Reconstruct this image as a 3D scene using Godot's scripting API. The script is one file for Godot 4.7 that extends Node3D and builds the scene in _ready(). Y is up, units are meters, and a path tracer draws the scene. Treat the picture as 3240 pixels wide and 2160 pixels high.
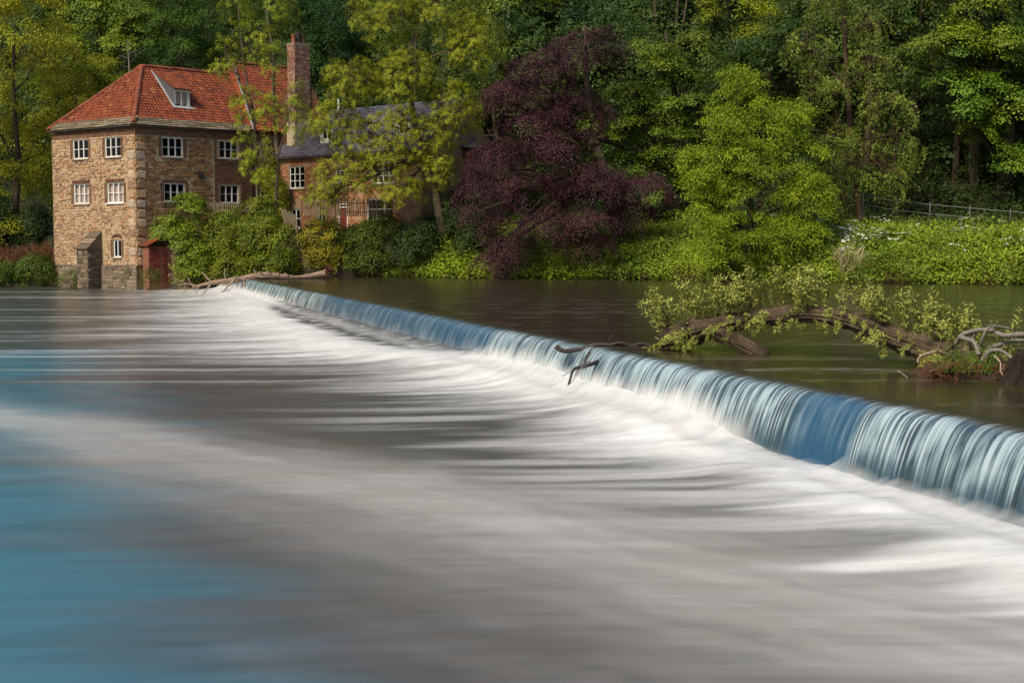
extends Node3D
# A stone mill and cottages on the wooded far bank of a river, a long weir running towards them, a fallen willow in the upper pool.
# y up, metres; the lower river lies at y = 0, the upper pool at y = 0.88; the photographer stands on the near bank at the origin.

const UPPER := 0.88
const WEIR_A := Vector3(5.08, 0, -13.5)          # a point of the crest
const WEIR_E := Vector3(-0.3105, 0, -0.9505)     # along the crest, away from the near bank
const WEIR_N := Vector3(-0.9505, 0, 0.3105)      # downstream

var mats := {}
var used := {}
var tex := {}
var ns := FastNoiseLite.new()
var rng := RandomNumberGenerator.new()

class Geo:
	var v := PackedVector3Array()
	var n := PackedVector3Array()
	var c := PackedColorArray()
	var t := PackedVector2Array()
	var i := PackedInt32Array()
	func quad(a: Vector3, b: Vector3, d: Vector3, e: Vector3, col := Color.WHITE) -> void:   # counter-clockwise seen from outside
		var k := v.size()
		var m := (d - a).cross(e - b)
		m = m.normalized() if m.length() > 1e-9 else Vector3.UP
		v.append(a); v.append(b); v.append(d); v.append(e)
		for q in 4:
			n.append(m); c.append(col)
		i.append(k); i.append(k + 2); i.append(k + 1); i.append(k); i.append(k + 3); i.append(k + 2)
	func tri(a: Vector3, b: Vector3, d: Vector3, col := Color.WHITE) -> void:
		var k := v.size()
		var m := (b - a).cross(d - a)
		m = m.normalized() if m.length() > 1e-9 else Vector3.UP
		v.append(a); v.append(b); v.append(d)
		for q in 3:
			n.append(m); c.append(col)
		i.append(k); i.append(k + 2); i.append(k + 1)
	func poly(pts: Array, col := Color.WHITE) -> void:
		for q in range(1, pts.size() - 1):
			tri(pts[0], pts[q], pts[q + 1], col)
	func box(o: Vector3, x: Vector3, y: Vector3, z: Vector3, col := Color.WHITE) -> void:     # o is the centre, x y z are half edges, right-handed
		var p := []
		for q in 8:
			p.append(o + x * (1 if q & 1 else -1) + y * (1 if q & 2 else -1) + z * (1 if q & 4 else -1))
		quad(p[4], p[5], p[7], p[6], col); quad(p[1], p[0], p[2], p[3], col)
		quad(p[5], p[1], p[3], p[7], col); quad(p[0], p[4], p[6], p[2], col)
		quad(p[6], p[7], p[3], p[2], col); quad(p[0], p[1], p[5], p[4], col)
	func bar(a: Vector3, b: Vector3, side: Vector3, w: float, h: float, col := Color.WHITE) -> void:
		var z := (b - a) / 2
		var x := (side - z * side.dot(z) / z.length_squared()).normalized()
		box((a + b) / 2, x * w / 2, z.cross(x).normalized() * h / 2, z, col)
	func tube(pts: Array, radii: Array, sides := 7, rough := 0.0, sd := 0, col := Color.WHITE, ends := true) -> void:
		var nz := FastNoiseLite.new()
		nz.seed = sd; nz.frequency = 1.0
		var first := v.size()
		var fwd: Vector3 = (pts[1] - pts[0]).normalized()
		var up := Vector3.UP if absf(fwd.y) < 0.9 else Vector3.RIGHT
		var x := fwd.cross(up).normalized()
		var run := 0.0
		for q in pts.size():
			var f2: Vector3 = (pts[mini(q + 1, pts.size() - 1)] - pts[maxi(q - 1, 0)]).normalized()
			x = (x - f2 * x.dot(f2)).normalized()
			var y := f2.cross(x)
			if q: run += (pts[q] - pts[q - 1]).length()
			for s in sides + 1:
				var an := TAU * (s % sides) / sides
				var r: float = radii[q] * (1.0 + rough * nz.get_noise_3d(cos(an) * 1.6, sin(an) * 1.6, run * 1.3 / maxf(0.02, radii[0] * 6.0)))
				var o := x * cos(an) + y * sin(an)
				v.append(pts[q] + o * r); n.append(o); c.append(col)
			if q:
				for s in sides:
					var a := first + (q - 1) * (sides + 1) + s
					var b := a + sides + 1
					i.append(a); i.append(b); i.append(b + 1); i.append(a); i.append(b + 1); i.append(a + 1)
		if ends:
			for e in [0, pts.size() - 1]:
				var k := v.size()
				var m: Vector3 = fwd * -1.0 if e == 0 else (pts[e] - pts[e - 1]).normalized()
				v.append(pts[e]); n.append(m); c.append(col)
				for s in sides:
					v.append(v[first + e * (sides + 1) + s]); n.append(m); c.append(col)
				for s in sides:
					if e == 0:
						i.append(k); i.append(k + 1 + s); i.append(k + 1 + (s + 1) % sides)
					else:
						i.append(k); i.append(k + 1 + (s + 1) % sides); i.append(k + 1 + s)
	func smooth() -> void:                                                                    # shared-vertex normals for grids
		n.resize(v.size()); n.fill(Vector3.ZERO)
		for q in range(0, i.size(), 3):
			var m := (v[i[q + 2]] - v[i[q]]).cross(v[i[q + 1]] - v[i[q]])
			n[i[q]] += m; n[i[q + 1]] += m; n[i[q + 2]] += m
		for q in n.size():
			n[q] = n[q].normalized() if n[q].length() > 1e-12 else Vector3.UP
	func add(g: Geo, t: Transform3D, tint := Color.WHITE) -> void:
		var k := v.size()
		var nb := t.basis.inverse().transposed()
		for q in g.v.size():
			v.append(t * g.v[q]); n.append((nb * g.n[q]).normalized()); c.append(g.c[q] * tint)
		for q in g.i:
			i.append(q + k)
	func mesh(m: Material) -> ArrayMesh:
		var a := []
		a.resize(Mesh.ARRAY_MAX)
		a[Mesh.ARRAY_VERTEX] = v; a[Mesh.ARRAY_NORMAL] = n; a[Mesh.ARRAY_INDEX] = i
		if c.size() == v.size(): a[Mesh.ARRAY_COLOR] = c
		if t.size() == v.size(): a[Mesh.ARRAY_TEX_UV] = t
		var r := ArrayMesh.new()
		r.add_surface_from_arrays(Mesh.PRIMITIVE_TRIANGLES, a)
		r.surface_set_material(0, m)
		return r

func lin(r: float, g: float, b: float) -> Color:      # a linear base colour as the sRGB that albedo_color wants
	return Color(r, g, b).linear_to_srgb()

func noise_tex(key: String, freq: float, lo: float, hi: float, size := 512, kind := FastNoiseLite.TYPE_SIMPLEX_SMOOTH, oct := 5, normal := 0.0) -> Texture2D:
	if tex.has(key): return tex[key]
	var f := FastNoiseLite.new()
	f.noise_type = kind; f.frequency = freq; f.fractal_octaves = oct; f.seed = key.hash() % 1000
	var im := f.get_seamless_image(size, size)
	im.convert(Image.FORMAT_RGBA8)
	if normal > 0.0:
		im.bump_map_to_normal_map(normal)
	else:
		var d := im.get_data()
		for q in range(0, d.size(), 4):
			var g := int(clampf(lo * 255.0 + (hi - lo) * d[q], 0, 255))
			d[q] = g; d[q + 1] = g; d[q + 2] = g
		im = Image.create_from_data(size, size, false, Image.FORMAT_RGBA8, d)
	tex[key] = ImageTexture.create_from_image(im)
	return tex[key]

func mat(key: String, col: Color, rough := 0.85, spec := 0.35) -> StandardMaterial3D:
	if mats.has(key): return mats[key]
	var m := StandardMaterial3D.new()
	m.resource_name = key
	m.albedo_color = col; m.roughness = rough; m.metallic_specular = spec
	m.vertex_color_use_as_albedo = true
	m.cull_mode = BaseMaterial3D.CULL_DISABLED
	mats[key] = m
	return m

func grained(key: String, col: Color, rough: float, scale: float, lo: float, hi: float, relief := 0.0, spec := 0.3) -> StandardMaterial3D:
	if mats.has(key): return mats[key]
	var m := mat(key, col, rough, spec)
	m.albedo_texture = noise_tex("grain_%s_%s" % [lo, hi], 0.012, lo, hi)
	m.uv1_triplanar = true; m.uv1_world_triplanar = true
	m.uv1_scale = Vector3.ONE * scale
	if relief > 0.0:
		m.heightmap_enabled = relief > 0.0
		m.heightmap_texture = noise_tex("relief", 0.03, 0.0, 1.0)
		m.heightmap_scale = relief
	return m

func numbered(called: String) -> String:
	var k: int = used.get(called, 0)
	used[called] = k + 1
	return called if k == 0 else "%s_%03d" % [called, k]

func thing(called: String, label: String, category: String, where := Vector3.ZERO, group := "") -> Node3D:
	var o := Node3D.new()
	o.name = numbered(called)
	o.position = where
	add_child(o, true)
	tag(o, label, category, group)
	return o

func tag(o: Node, label: String, category: String, group := "") -> void:
	o.set_meta("label", label); o.set_meta("category", category)
	if group: o.set_meta("group", group)

func part(called: String, mesh: Mesh, parent: Node, at := Transform3D()) -> MeshInstance3D:
	var o := MeshInstance3D.new()
	o.name = called
	o.mesh = mesh
	o.transform = at
	parent.add_child(o, true)
	return o

func setting(called: String, mesh: Mesh, label: String) -> MeshInstance3D:
	var o := part(numbered(called), mesh, self)
	o.set_meta("kind", "structure"); o.set_meta("label", label); o.set_meta("category", called.replace("_", " "))
	return o

func off(v: Vector3, root: Node3D) -> Vector3:       # world point in a thing's own axes (things are never turned)
	return v - root.position

func sm(a: float, b: float, x: float) -> float:
	return smoothstep(a, b, x)

func n2(x: float, y: float) -> float:
	return ns.get_noise_2d(x, y)

func _ready() -> void:
	rng.seed = 7
	ns.seed = 11; ns.frequency = 1.0; ns.fractal_octaves = 3
	# --- camera, sky, sun, exposure -------------------------------------------------------------------------------------------
	var cam := Camera3D.new()
	cam.name = "camera"
	cam.position = Vector3(0, 2.76, 0)
	cam.rotation_degrees = Vector3(-4.104, 0, 0)
	cam.fov = 28.19
	cam.near = 0.1; cam.far = 1000.0
	cam.current = true
	add_child(cam)
	var env := Environment.new()
	env.background_mode = Environment.BG_SKY
	var sky_mat := ProceduralSkyMaterial.new()
	sky_mat.sky_top_color = lin(0.12, 0.235, 0.46)
	sky_mat.sky_horizon_color = lin(0.36, 0.40, 0.45)
	sky_mat.sky_curve = 0.16
	sky_mat.ground_bottom_color = lin(0.08, 0.08, 0.06)
	sky_mat.ground_horizon_color = lin(0.3, 0.32, 0.3)
	sky_mat.sky_cover = cloud_cover()
	sky_mat.sky_cover_modulate = Color(1, 1, 1)
	var sky := Sky.new()
	sky.sky_material = sky_mat
	env.sky = sky
	env.tonemap_mode = Environment.TONE_MAPPER_LINEAR
	env.tonemap_exposure = 1.27
	env.sdfgi_enabled = true; env.ssao_enabled = true; env.ssil_enabled = true
	var we := WorldEnvironment.new()
	we.name = "environment"
	we.environment = env
	add_child(we)
	var sun := DirectionalLight3D.new()
	sun.name = "sun"
	sun.light_color = Color(1.0, 0.945, 0.85)
	sun.light_energy = 1.2
	sun.light_angular_distance = 18.0
	sun.shadow_enabled = true
	sun.rotation_degrees = Vector3(-45, -40, 0)       # over the photographer's left shoulder
	add_child(sun)
	# --- the place --------------------------------------------------------------------------------------------------------------
	build_terrain()
	build_water()
	build_mill()
	build_cottages()
	build_walls_and_fences()
	build_trees()
	build_bank_plants()
	build_driftwood()
	build_fallen_willow()

func cloud_cover() -> Texture2D:
	var f := FastNoiseLite.new()
	f.seed = 3; f.frequency = 0.9; f.fractal_octaves = 5
	var im := Image.create(512, 256, false, Image.FORMAT_RGBAF)
	for y in 256:
		var up := PI * (0.5 - (y + 0.5) / 256.0)
		for x in 512:
			var az := TAU * x / 512.0
			var d := Vector3(cos(az) * cos(up), sin(up), sin(az) * cos(up))
			var p := d / (absf(d.y) + 0.35)
			var k := smoothstep(-0.22, 0.22, f.get_noise_3d(p.x, p.y, p.z)) if up > 0 else 0.0
			im.set_pixel(x, y, Color(0.37, 0.29, 0.13, 0.95 * k))
	return ImageTexture.create_from_image(im)

# ------------------------------------------------------------------------------------------------------------------ ground and water
const SHORE := [Vector2(-120, 110), Vector2(-45, 91), Vector2(-30, 88.5), Vector2(-22, 83), Vector2(-19, 80.4), Vector2(-15, 79.6), Vector2(-7.6, 78.8), Vector2(-2.7, 75.2), Vector2(7.4, 71.6), Vector2(15.7, 66.7), Vector2(23.7, 63), Vector2(45, 54), Vector2(120, 30)]

func along(tbl: Array, x: float) -> float:
	for k in range(1, tbl.size()):
		if x <= tbl[k].x:
			return lerpf(tbl[k - 1].y, tbl[k].y, clampf((x - tbl[k - 1].x) / (tbl[k].x - tbl[k - 1].x), 0, 1))
	return tbl[-1].y

func shore(x: float) -> float:
	return along(SHORE, x)

func ground(x: float, d: float) -> float:
	var t := d - shore(x)
	var open := along([Vector2(-4, -1.4), Vector2(-2.5, -0.6), Vector2(0, 0.75), Vector2(0.5, 1.25), Vector2(2.5, 2.3), Vector2(5, 3.1), Vector2(8, 3.7), Vector2(11, 3.9), Vector2(30, 16), Vector2(60, 41), Vector2(100, 62)], t)
	var terrace := along([Vector2(-4, -1.4), Vector2(-2.5, -1.0), Vector2(0.6, 0.2), Vector2(1.6, 3.3), Vector2(4, 3.6), Vector2(23, 3.9), Vector2(40, 15), Vector2(70, 38), Vector2(100, 54)], t)
	open -= 0.55 * sm(16.0, 25.0, x) * sm(2.0, 6.0, t)
	var h := lerpf(terrace, open, sm(-9.0, -4.0, x))
	return h + (0.5 * n2(x * 0.11, d * 0.11) * sm(2.0, 14.0, t))

func build_terrain() -> void:
	var g := Geo.new()
	var xs := []
	var x := -118.0
	while x < 118.0:
		xs.append(x)
		x += 0.9 if absf(x) < 45 else 3.0
	var ts := [-4.0, -3, -2, -1, -0.4, 0, 0.4, 0.8, 1.2, 1.8, 2.6, 3.6, 5, 6.5, 8, 9.5, 11, 13, 16, 20, 25, 30, 36, 43, 51, 60, 72, 86, 100]
	for q in xs.size():
		for t in ts:
			var d: float = shore(xs[q]) + t
			g.v.append(Vector3(xs[q], ground(xs[q], d), -d))
			var wob := 1.0 + 0.35 * n2(xs[q] * 0.5, d * 0.5)
			g.c.append(Color(0.05 * wob, 0.042 * wob, 0.022 * wob) if t < 1.3 else Color(0.03 * wob, 0.036 * wob, 0.014 * wob))
	var w := ts.size()
	for q in xs.size() - 1:
		for k in w - 1:
			var a := q * w + k
			for e in [a, a + 1, a + w + 1, a, a + w + 1, a + w]:
				g.i.append(e)
	g.smooth()
	var m := grained("earth", Color.WHITE, 0.95, 0.35, 0.5, 1.3, 3.0)
	setting("hillside", g.mesh(m), "steep wooded hillside rising behind the houses and the river bank")
	# the bed of both pools, one sheet that reaches under the banks
	var b := Geo.new()
	b.quad(Vector3(-400, -1.5, 300), Vector3(400, -1.5, 300), Vector3(400, -1.5, -400), Vector3(-400, -1.5, -400), Color(0.05, 0.045, 0.03))
	setting("ground", b.mesh(m), "muddy river bed under both pools")

func weir_at(s: float, u: float, y: float) -> Vector3:
	return WEIR_A + WEIR_E * s + WEIR_N * u + Vector3.UP * y

func s_samples(fine: float, growth: float, from: float, to: float) -> PackedFloat32Array:
	var out := PackedFloat32Array()
	var s := from
	while s < to:
		out.append(s)
		s += fine + growth * maxf(0.0, s + 4.0)
	out.append(to)
	return out

# how far the smooth sheet runs down the apron before it breaks into foam
func apron(s: float) -> float:
	return 1.65 * sm(14.5, 25.0, s) * (1.0 - sm(38.0, 54.0, s)) + 0.32 * (1.0 - sm(4.5, 6.5, s)) + 0.25 * n2(s * 0.5, 3.0)

func lower_height(s: float, u: float) -> float:
	var h := lerpf(0.04, 0.31, sm(3.5, 9.0, s)) * exp(-maxf(0.0, u - 0.2) / 1.5)
	var x1 := u - apron(s)
	var boil := exp(-pow((x1 - 0.75) / 0.8, 2.0))
	h += boil * (0.05 + 0.06 * n2(s * 0.4, u * 0.12) + 0.03 * n2(s * 1.6, u * 0.4))
	h += 0.035 * n2(s * 0.5 + 40.0, u * 0.25) * exp(-u / 9.0)
	h += 0.012 * n2(s * 0.8 + 9.0, u * 0.2)
	for m in [[6.4, 0.8, 0.9, 0.55, 0.10], [8.6, 0.9, 1.1, 0.6, 0.05], [13.6, 0.8, 1.2, 0.6, 0.12], [0.2, 1.5, 1.4, 0.8, 0.05], [-1.6, 1.6, 1.3, 0.8, 0.05], [3.2, 1.4, 1.2, 0.7, 0.05], [19.0, 1.9, 2.0, 0.8, 0.08], [24.0, 2.4, 2.2, 0.9, 0.09], [30.0, 2.6, 2.4, 1.0, 0.08], [36.0, 2.6, 2.6, 1.0, 0.08], [44.0, 1.9, 3.0, 1.0, 0.1]]:   # standing mounds of foam
		h += m[4] * exp(-pow((s - m[0]) / m[2], 2.0) - pow((u - m[1]) / m[3], 2.0))
	return h

# foam: 0 clear water .. 1 white foam; milk: how much fine air and silt the water carries
func foam_at(s: float, u: float) -> Vector3:
	var p := weir_at(s, u, 0)
	var d := -p.z
	var x := p.x
	var x1 := u - apron(s)
	var wide := lerpf(2.2, 4.6, sm(7.0, 30.0, s)) + 1.6 * n2(s * 0.25, 8.0)
	var streak := n2(d * 0.34 + 5.0, x * 0.035) + 0.55 * n2(d * 1.1, x * 0.05 + 7.0)
	var near := sm(-0.35, 0.35, x1 + 0.25 * n2(s * 3.0, u * 0.3)) * (1.0 - sm(wide * 0.3, wide * 1.5, x1 + 1.9 * streak * minf(1.0, x1 / 2.0)))
	near *= 1.0 - 0.72 * sm(0.7, 3.0, x1) * clampf(n2(d * 0.9 + 3.0, x * 0.06) * 1.5 + n2(s * 1.1, u * 0.2 + 3.0) * 0.7 + 0.2, 0, 1)
	var tails := sm(0.02, 0.5, streak) * exp(-maxf(0.0, x1) / lerpf(6.0, 9.0, sm(6.0, 25.0, s))) * 0.8 * sm(0.0, 0.6, x1) * lerpf(sm(7.0, 3.5, u), 1.0, sm(8.0, 20.0, s))
	# the bright tongue that crosses the tail water towards the near bank
	var a := Vector2(-8.1, 21.5)
	var dir := Vector2(0.70, -0.714)
	var q := Vector2(x, d) - a
	var lng := q.dot(dir)
	var crs := q.dot(Vector2(dir.y, -dir.x)) * -1.0
	crs += 0.5 * n2(lng * 0.12, 1.5) + 0.28 * n2(lng * 0.5, crs * 1.4)
	var tongue := 0.62 * exp(-pow(crs / (0.95 + 0.085 * maxf(0.0, lng)), 2.0)) * sm(-16.0, -3.0, lng) * (0.88 + 0.3 * n2(crs * 1.6, lng * 0.1))
	var eddies := 0.07 * clampf(n2(crs * 0.9 + 20.0, lng * 0.1) + 0.35 * n2(crs * 4.0, lng * 0.3), 0, 1)
	# streaks thrown down the apron by the falling sheet
	var sheet := 0.0
	if x1 < 0.6:
		sheet = sm(-0.15, 0.55, n2(s * 4.5 - u * 1.2, u * 0.5) + 0.25 * x1) * 0.75 * sm(0.0, 0.5, u)
	var milk := sm(10.8, 6.8, u + 1.6 * n2(s * 0.12, u * 0.12) + 1.4 * n2(d * 0.8, x * 0.12)) * 0.9 + 0.10
	var fine := 1.0 + 0.22 * n2(d * 3.1, x * 0.16) + 0.16 * n2(d * 8.0, x * 0.4)
	var front := maxf(maxf(near, sheet), tails) * fine
	var back := (tongue + eddies) * (0.7 + 0.3 * fine)
	return Vector3(clampf(maxf(front, back), 0, 1), milk, clampf(back / maxf(0.05, front + back), 0, 1))

func build_water() -> void:
	# lower river
	var g := Geo.new()
	var ss := s_samples(0.06, 0.0058, -26.0, 100.0)
	var us := PackedFloat32Array()
	var u := 0.12
	while u < 120.0:
		us.append(u)
		u += 0.05 + 0.022 * u
	var clear := Color(0.012, 0.118, 0.178)  # clear water, with the blue reflection of the sky painted in
	var bank_reflection := Color(0.030, 0.030, 0.020)  # the far bank mirrored, as a dark water colour
	var silty := Color(0.053, 0.048, 0.046)
	var white := Color(0.715, 0.715, 0.715)
	var beige := Color(0.49, 0.472, 0.458)
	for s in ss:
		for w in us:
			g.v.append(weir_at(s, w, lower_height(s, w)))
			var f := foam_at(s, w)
			var slack := sm(22.0, 34.0, s + 0.25 * w + 7.0 * n2(s * 0.22, w * 0.03)) * sm(3.0, 8.0, w)     # dark reflection of trees and mill, painted into the far water
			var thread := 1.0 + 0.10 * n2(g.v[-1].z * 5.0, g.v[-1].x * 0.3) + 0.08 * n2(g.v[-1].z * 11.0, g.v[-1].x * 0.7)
			g.c.append(thread * clear.lerp(silty, f.y).lerp(bank_reflection, slack * 0.9).lerp(white.lerp(beige, f.z), f.x))
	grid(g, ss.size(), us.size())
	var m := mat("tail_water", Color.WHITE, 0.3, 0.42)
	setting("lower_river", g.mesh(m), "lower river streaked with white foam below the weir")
	# upper pool
	var b := Geo.new()
	var ds := s_samples(0.12, 0.012, -26.0, 110.0)
	var vs := PackedFloat32Array()
	u = 0.55
	while u < 130.0:
		vs.append(u)
		u += 0.1 + 0.02 * u
	for s in ds:
		for w in vs:
			var p := weir_at(s, -w, UPPER)
			var d := -p.z
			b.v.append(p)
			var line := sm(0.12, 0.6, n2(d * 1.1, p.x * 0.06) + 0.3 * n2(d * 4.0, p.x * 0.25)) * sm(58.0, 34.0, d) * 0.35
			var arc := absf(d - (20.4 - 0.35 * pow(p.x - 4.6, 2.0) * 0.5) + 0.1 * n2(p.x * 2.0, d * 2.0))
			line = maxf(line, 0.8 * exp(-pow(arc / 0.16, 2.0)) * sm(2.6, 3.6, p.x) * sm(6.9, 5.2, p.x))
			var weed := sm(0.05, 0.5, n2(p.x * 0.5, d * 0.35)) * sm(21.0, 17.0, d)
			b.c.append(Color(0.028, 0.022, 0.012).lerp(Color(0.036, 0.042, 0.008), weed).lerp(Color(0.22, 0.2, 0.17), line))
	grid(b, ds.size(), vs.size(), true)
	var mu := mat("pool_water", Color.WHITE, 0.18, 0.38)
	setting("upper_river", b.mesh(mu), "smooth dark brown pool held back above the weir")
	# the sheet that falls over the crest
	var c := Geo.new()
	var cs := s_samples(0.009, 0.0011, -22.0, 68.6)
	var prof := [Vector2(-0.56, 0.88), Vector2(-0.3, 0.879), Vector2(-0.14, 0.872), Vector2(-0.05, 0.855), Vector2(0.03, 0.815), Vector2(0.09, 0.75), Vector2(0.14, 0.67), Vector2(0.185, 0.58), Vector2(0.225, 0.48), Vector2(0.26, 0.38), Vector2(0.29, 0.28), Vector2(0.32, 0.17), Vector2(0.35, 0.05), Vector2(0.38, -0.12)]
	var deep := Color(0.030, 0.085, 0.125)  # deep, glass and pale carry the reflected blue of the sky as base colour
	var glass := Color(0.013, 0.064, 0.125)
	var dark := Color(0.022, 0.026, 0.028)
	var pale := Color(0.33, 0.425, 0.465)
	var pool := Color(0.026, 0.021, 0.011)
	for s in cs:
		var lip := 0.03 * n2(s * 0.9, 0.5) + 0.022 * n2(s * 5.0, 2.5)
		var strand := n2(s * 14.0, 1.0) * 0.85 + 0.75 * n2(s * 34.0, 4.0)
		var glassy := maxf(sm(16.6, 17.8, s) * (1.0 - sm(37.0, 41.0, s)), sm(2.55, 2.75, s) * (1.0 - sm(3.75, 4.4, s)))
		var gap := maxf(sm(11.55, 11.7, s) * (1.0 - sm(11.8, 11.95, s)), sm(61.5, 62.0, s) * (1.0 - sm(62.8, 63.4, s)))
		for k in prof.size():
			var f := float(k) / (prof.size() - 1)
			var y: float = prof[k].y + (lip * sm(0.5, 0.1, f) * sm(0.0, 0.2, f))
			var rib := (0.012 * n2(s * 14.0, 1.0) + 0.008 * n2(s * 34.0, 4.0)) * sm(0.2, 0.55, f) * (1.0 - 0.75 * glassy)
			c.v.append(weir_at(s, prof[k].x + rib - 0.12 * gap * sm(0.25, 0.5, f), y))
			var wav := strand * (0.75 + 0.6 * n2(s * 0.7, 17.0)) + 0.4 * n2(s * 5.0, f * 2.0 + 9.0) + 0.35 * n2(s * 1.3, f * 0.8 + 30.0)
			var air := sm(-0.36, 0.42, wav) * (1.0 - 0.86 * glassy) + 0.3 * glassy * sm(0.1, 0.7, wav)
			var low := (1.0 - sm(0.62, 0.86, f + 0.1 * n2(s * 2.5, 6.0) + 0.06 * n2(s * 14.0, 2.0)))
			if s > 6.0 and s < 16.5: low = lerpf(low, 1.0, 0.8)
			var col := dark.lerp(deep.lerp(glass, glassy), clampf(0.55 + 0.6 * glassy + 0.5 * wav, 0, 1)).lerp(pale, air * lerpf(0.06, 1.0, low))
			col = col.lerp(dark, gap * sm(0.3, 0.5, f) * 0.9)
			var froth := sm(0.55, 0.9, f + 0.16 * n2(s * 0.9, 12.0) + 0.08 * n2(s * 5.0, 3.0)) * sm(4.6, 6.5, s) * (1.0 - 0.75 * sm(16.0, 18.0, s) * (1.0 - sm(40.0, 52.0, s)))
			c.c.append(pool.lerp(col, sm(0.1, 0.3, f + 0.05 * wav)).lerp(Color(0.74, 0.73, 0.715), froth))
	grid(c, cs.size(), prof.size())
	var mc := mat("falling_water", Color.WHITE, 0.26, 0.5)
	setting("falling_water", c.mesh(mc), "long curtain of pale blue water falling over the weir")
	spray()
	# the masonry of the weir itself, under the water
	var w := thing("weir", "low stone weir running diagonally across the river under falling water", "weir", weir_at(25, -0.6, 0))
	var st := grained("wet_stone", lin(0.06, 0.055, 0.045), 0.5, 0.8, 0.5, 1.2, 2.0)
	var k2 := 0
	var s := -22.0
	while s < 68.5:
		var bl := Geo.new()
		var e := minf(s + 3.0, 68.6)
		bl.box(off(weir_at((s + e) / 2, -0.35, -0.35), w), WEIR_N * 0.36, Vector3.UP * 1.12, WEIR_E * -((e - s) / 2 - 0.01))
		part("block", bl.mesh(st), w)
		s = e
		k2 += 1
	var ab := Geo.new()
	ab.box(off(weir_at(73.5, -0.2, -0.2), w), WEIR_N * 0.75, Vector3.UP * 1.06, WEIR_E * -5.0)
	part("abutment", ab.mesh(st), w)

# loose spray that leaps where the sheet lands, thinning out upwards
func spray() -> void:
	var g := Geo.new()
	var rows := 9
	var ss := s_samples(0.03, 0.003, -22.0, 68.0)
	for s in ss:
		var calm := maxf(sm(2.3, 2.8, s) * (1.0 - sm(4.3, 5.2, s)), sm(16.8, 18.0, s) * (1.0 - sm(40.0, 50.0, s)))
		var high := (0.30 + 0.16 * n2(s * 0.8, 5.0) + 0.10 * n2(s * 3.0, 9.0) + 0.22 * exp(-pow((s - 6.4) / 0.8, 2.0)) + 0.15 * exp(-pow((s - 13.4) / 0.9, 2.0))) * (1.0 - 0.7 * calm) * lerpf(0.55, 1.0, sm(1.5, 5.0, s))
		for k in rows:
			var f := k / (rows - 1.0)
			var u := lerpf(1.35, 0.47, pow(f, 0.7))
			var y := lower_height(s, u) + 0.006 + high * f * f
			g.v.append(weir_at(s, u, y))
			var thick := sm(0.0, 0.5, f) * pow(1.0 - f, 1.1) * 1.25 * (0.95 + 0.5 * n2(s * 2.0, f * 1.5)) * (1.0 - 0.6 * calm)
			g.c.append(Color(0.555, 0.56, 0.565, clampf(thick * 1.3, 0, 0.78)))
	grid(g, ss.size(), rows, true)
	var m := mat("spray", Color.WHITE, 0.9, 0.2)
	m.transparency = BaseMaterial3D.TRANSPARENCY_ALPHA
	var o := part("spray", g.mesh(m), self)
	tag(o, "soft white spray leaping at the foot of the falling water", "spray")
	o.set_meta("kind", "stuff")

func grid(g: Geo, rows: int, cols: int, flip := false) -> void:
	for q in rows - 1:
		for k in cols - 1:
			var a := q * cols + k
			if flip:
				for e in [a, a + 1, a + cols + 1, a, a + cols + 1, a + cols]: g.i.append(e)
			else:
				for e in [a, a + cols + 1, a + 1, a, a + cols, a + cols + 1]: g.i.append(e)
	g.smooth()

# ------------------------------------------------------------------------------------------------------------------ masonry helpers
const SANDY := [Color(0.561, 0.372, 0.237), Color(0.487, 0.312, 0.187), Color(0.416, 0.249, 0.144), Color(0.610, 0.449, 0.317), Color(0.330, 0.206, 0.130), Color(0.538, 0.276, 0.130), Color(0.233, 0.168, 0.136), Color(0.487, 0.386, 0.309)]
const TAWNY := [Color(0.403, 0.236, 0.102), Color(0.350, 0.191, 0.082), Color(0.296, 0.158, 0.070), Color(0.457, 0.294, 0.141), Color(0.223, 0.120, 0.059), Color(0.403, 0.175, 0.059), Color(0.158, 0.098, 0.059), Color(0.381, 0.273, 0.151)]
const UMBER := [Color(0.155, 0.069, 0.040), Color(0.196, 0.086, 0.048), Color(0.121, 0.057, 0.039), Color(0.230, 0.109, 0.063), Color(0.172, 0.098, 0.069)]
const RUSSET := [Color(0.414, 0.151, 0.069), Color(0.345, 0.121, 0.057), Color(0.460, 0.205, 0.098), Color(0.276, 0.115, 0.063), Color(0.506, 0.290, 0.161)]
const PANTILE := [Color(0.277, 0.075, 0.033), Color(0.242, 0.061, 0.030), Color(0.312, 0.090, 0.038), Color(0.186, 0.054, 0.033), Color(0.131, 0.048, 0.038), Color(0.373, 0.144, 0.061)]
const SLATE := [Color(0.085, 0.075, 0.10), Color(0.10, 0.085, 0.11), Color(0.07, 0.06, 0.08), Color(0.12, 0.105, 0.125)]
const FLAG := [Color(0.273, 0.215, 0.150), Color(0.221, 0.176, 0.117), Color(0.325, 0.260, 0.189), Color(0.169, 0.150, 0.098)]

var stone_shapes := []
var tile_shape: Geo
var slab_shape: Geo
var half_round: Geo
var piece_meshes := {}

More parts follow.
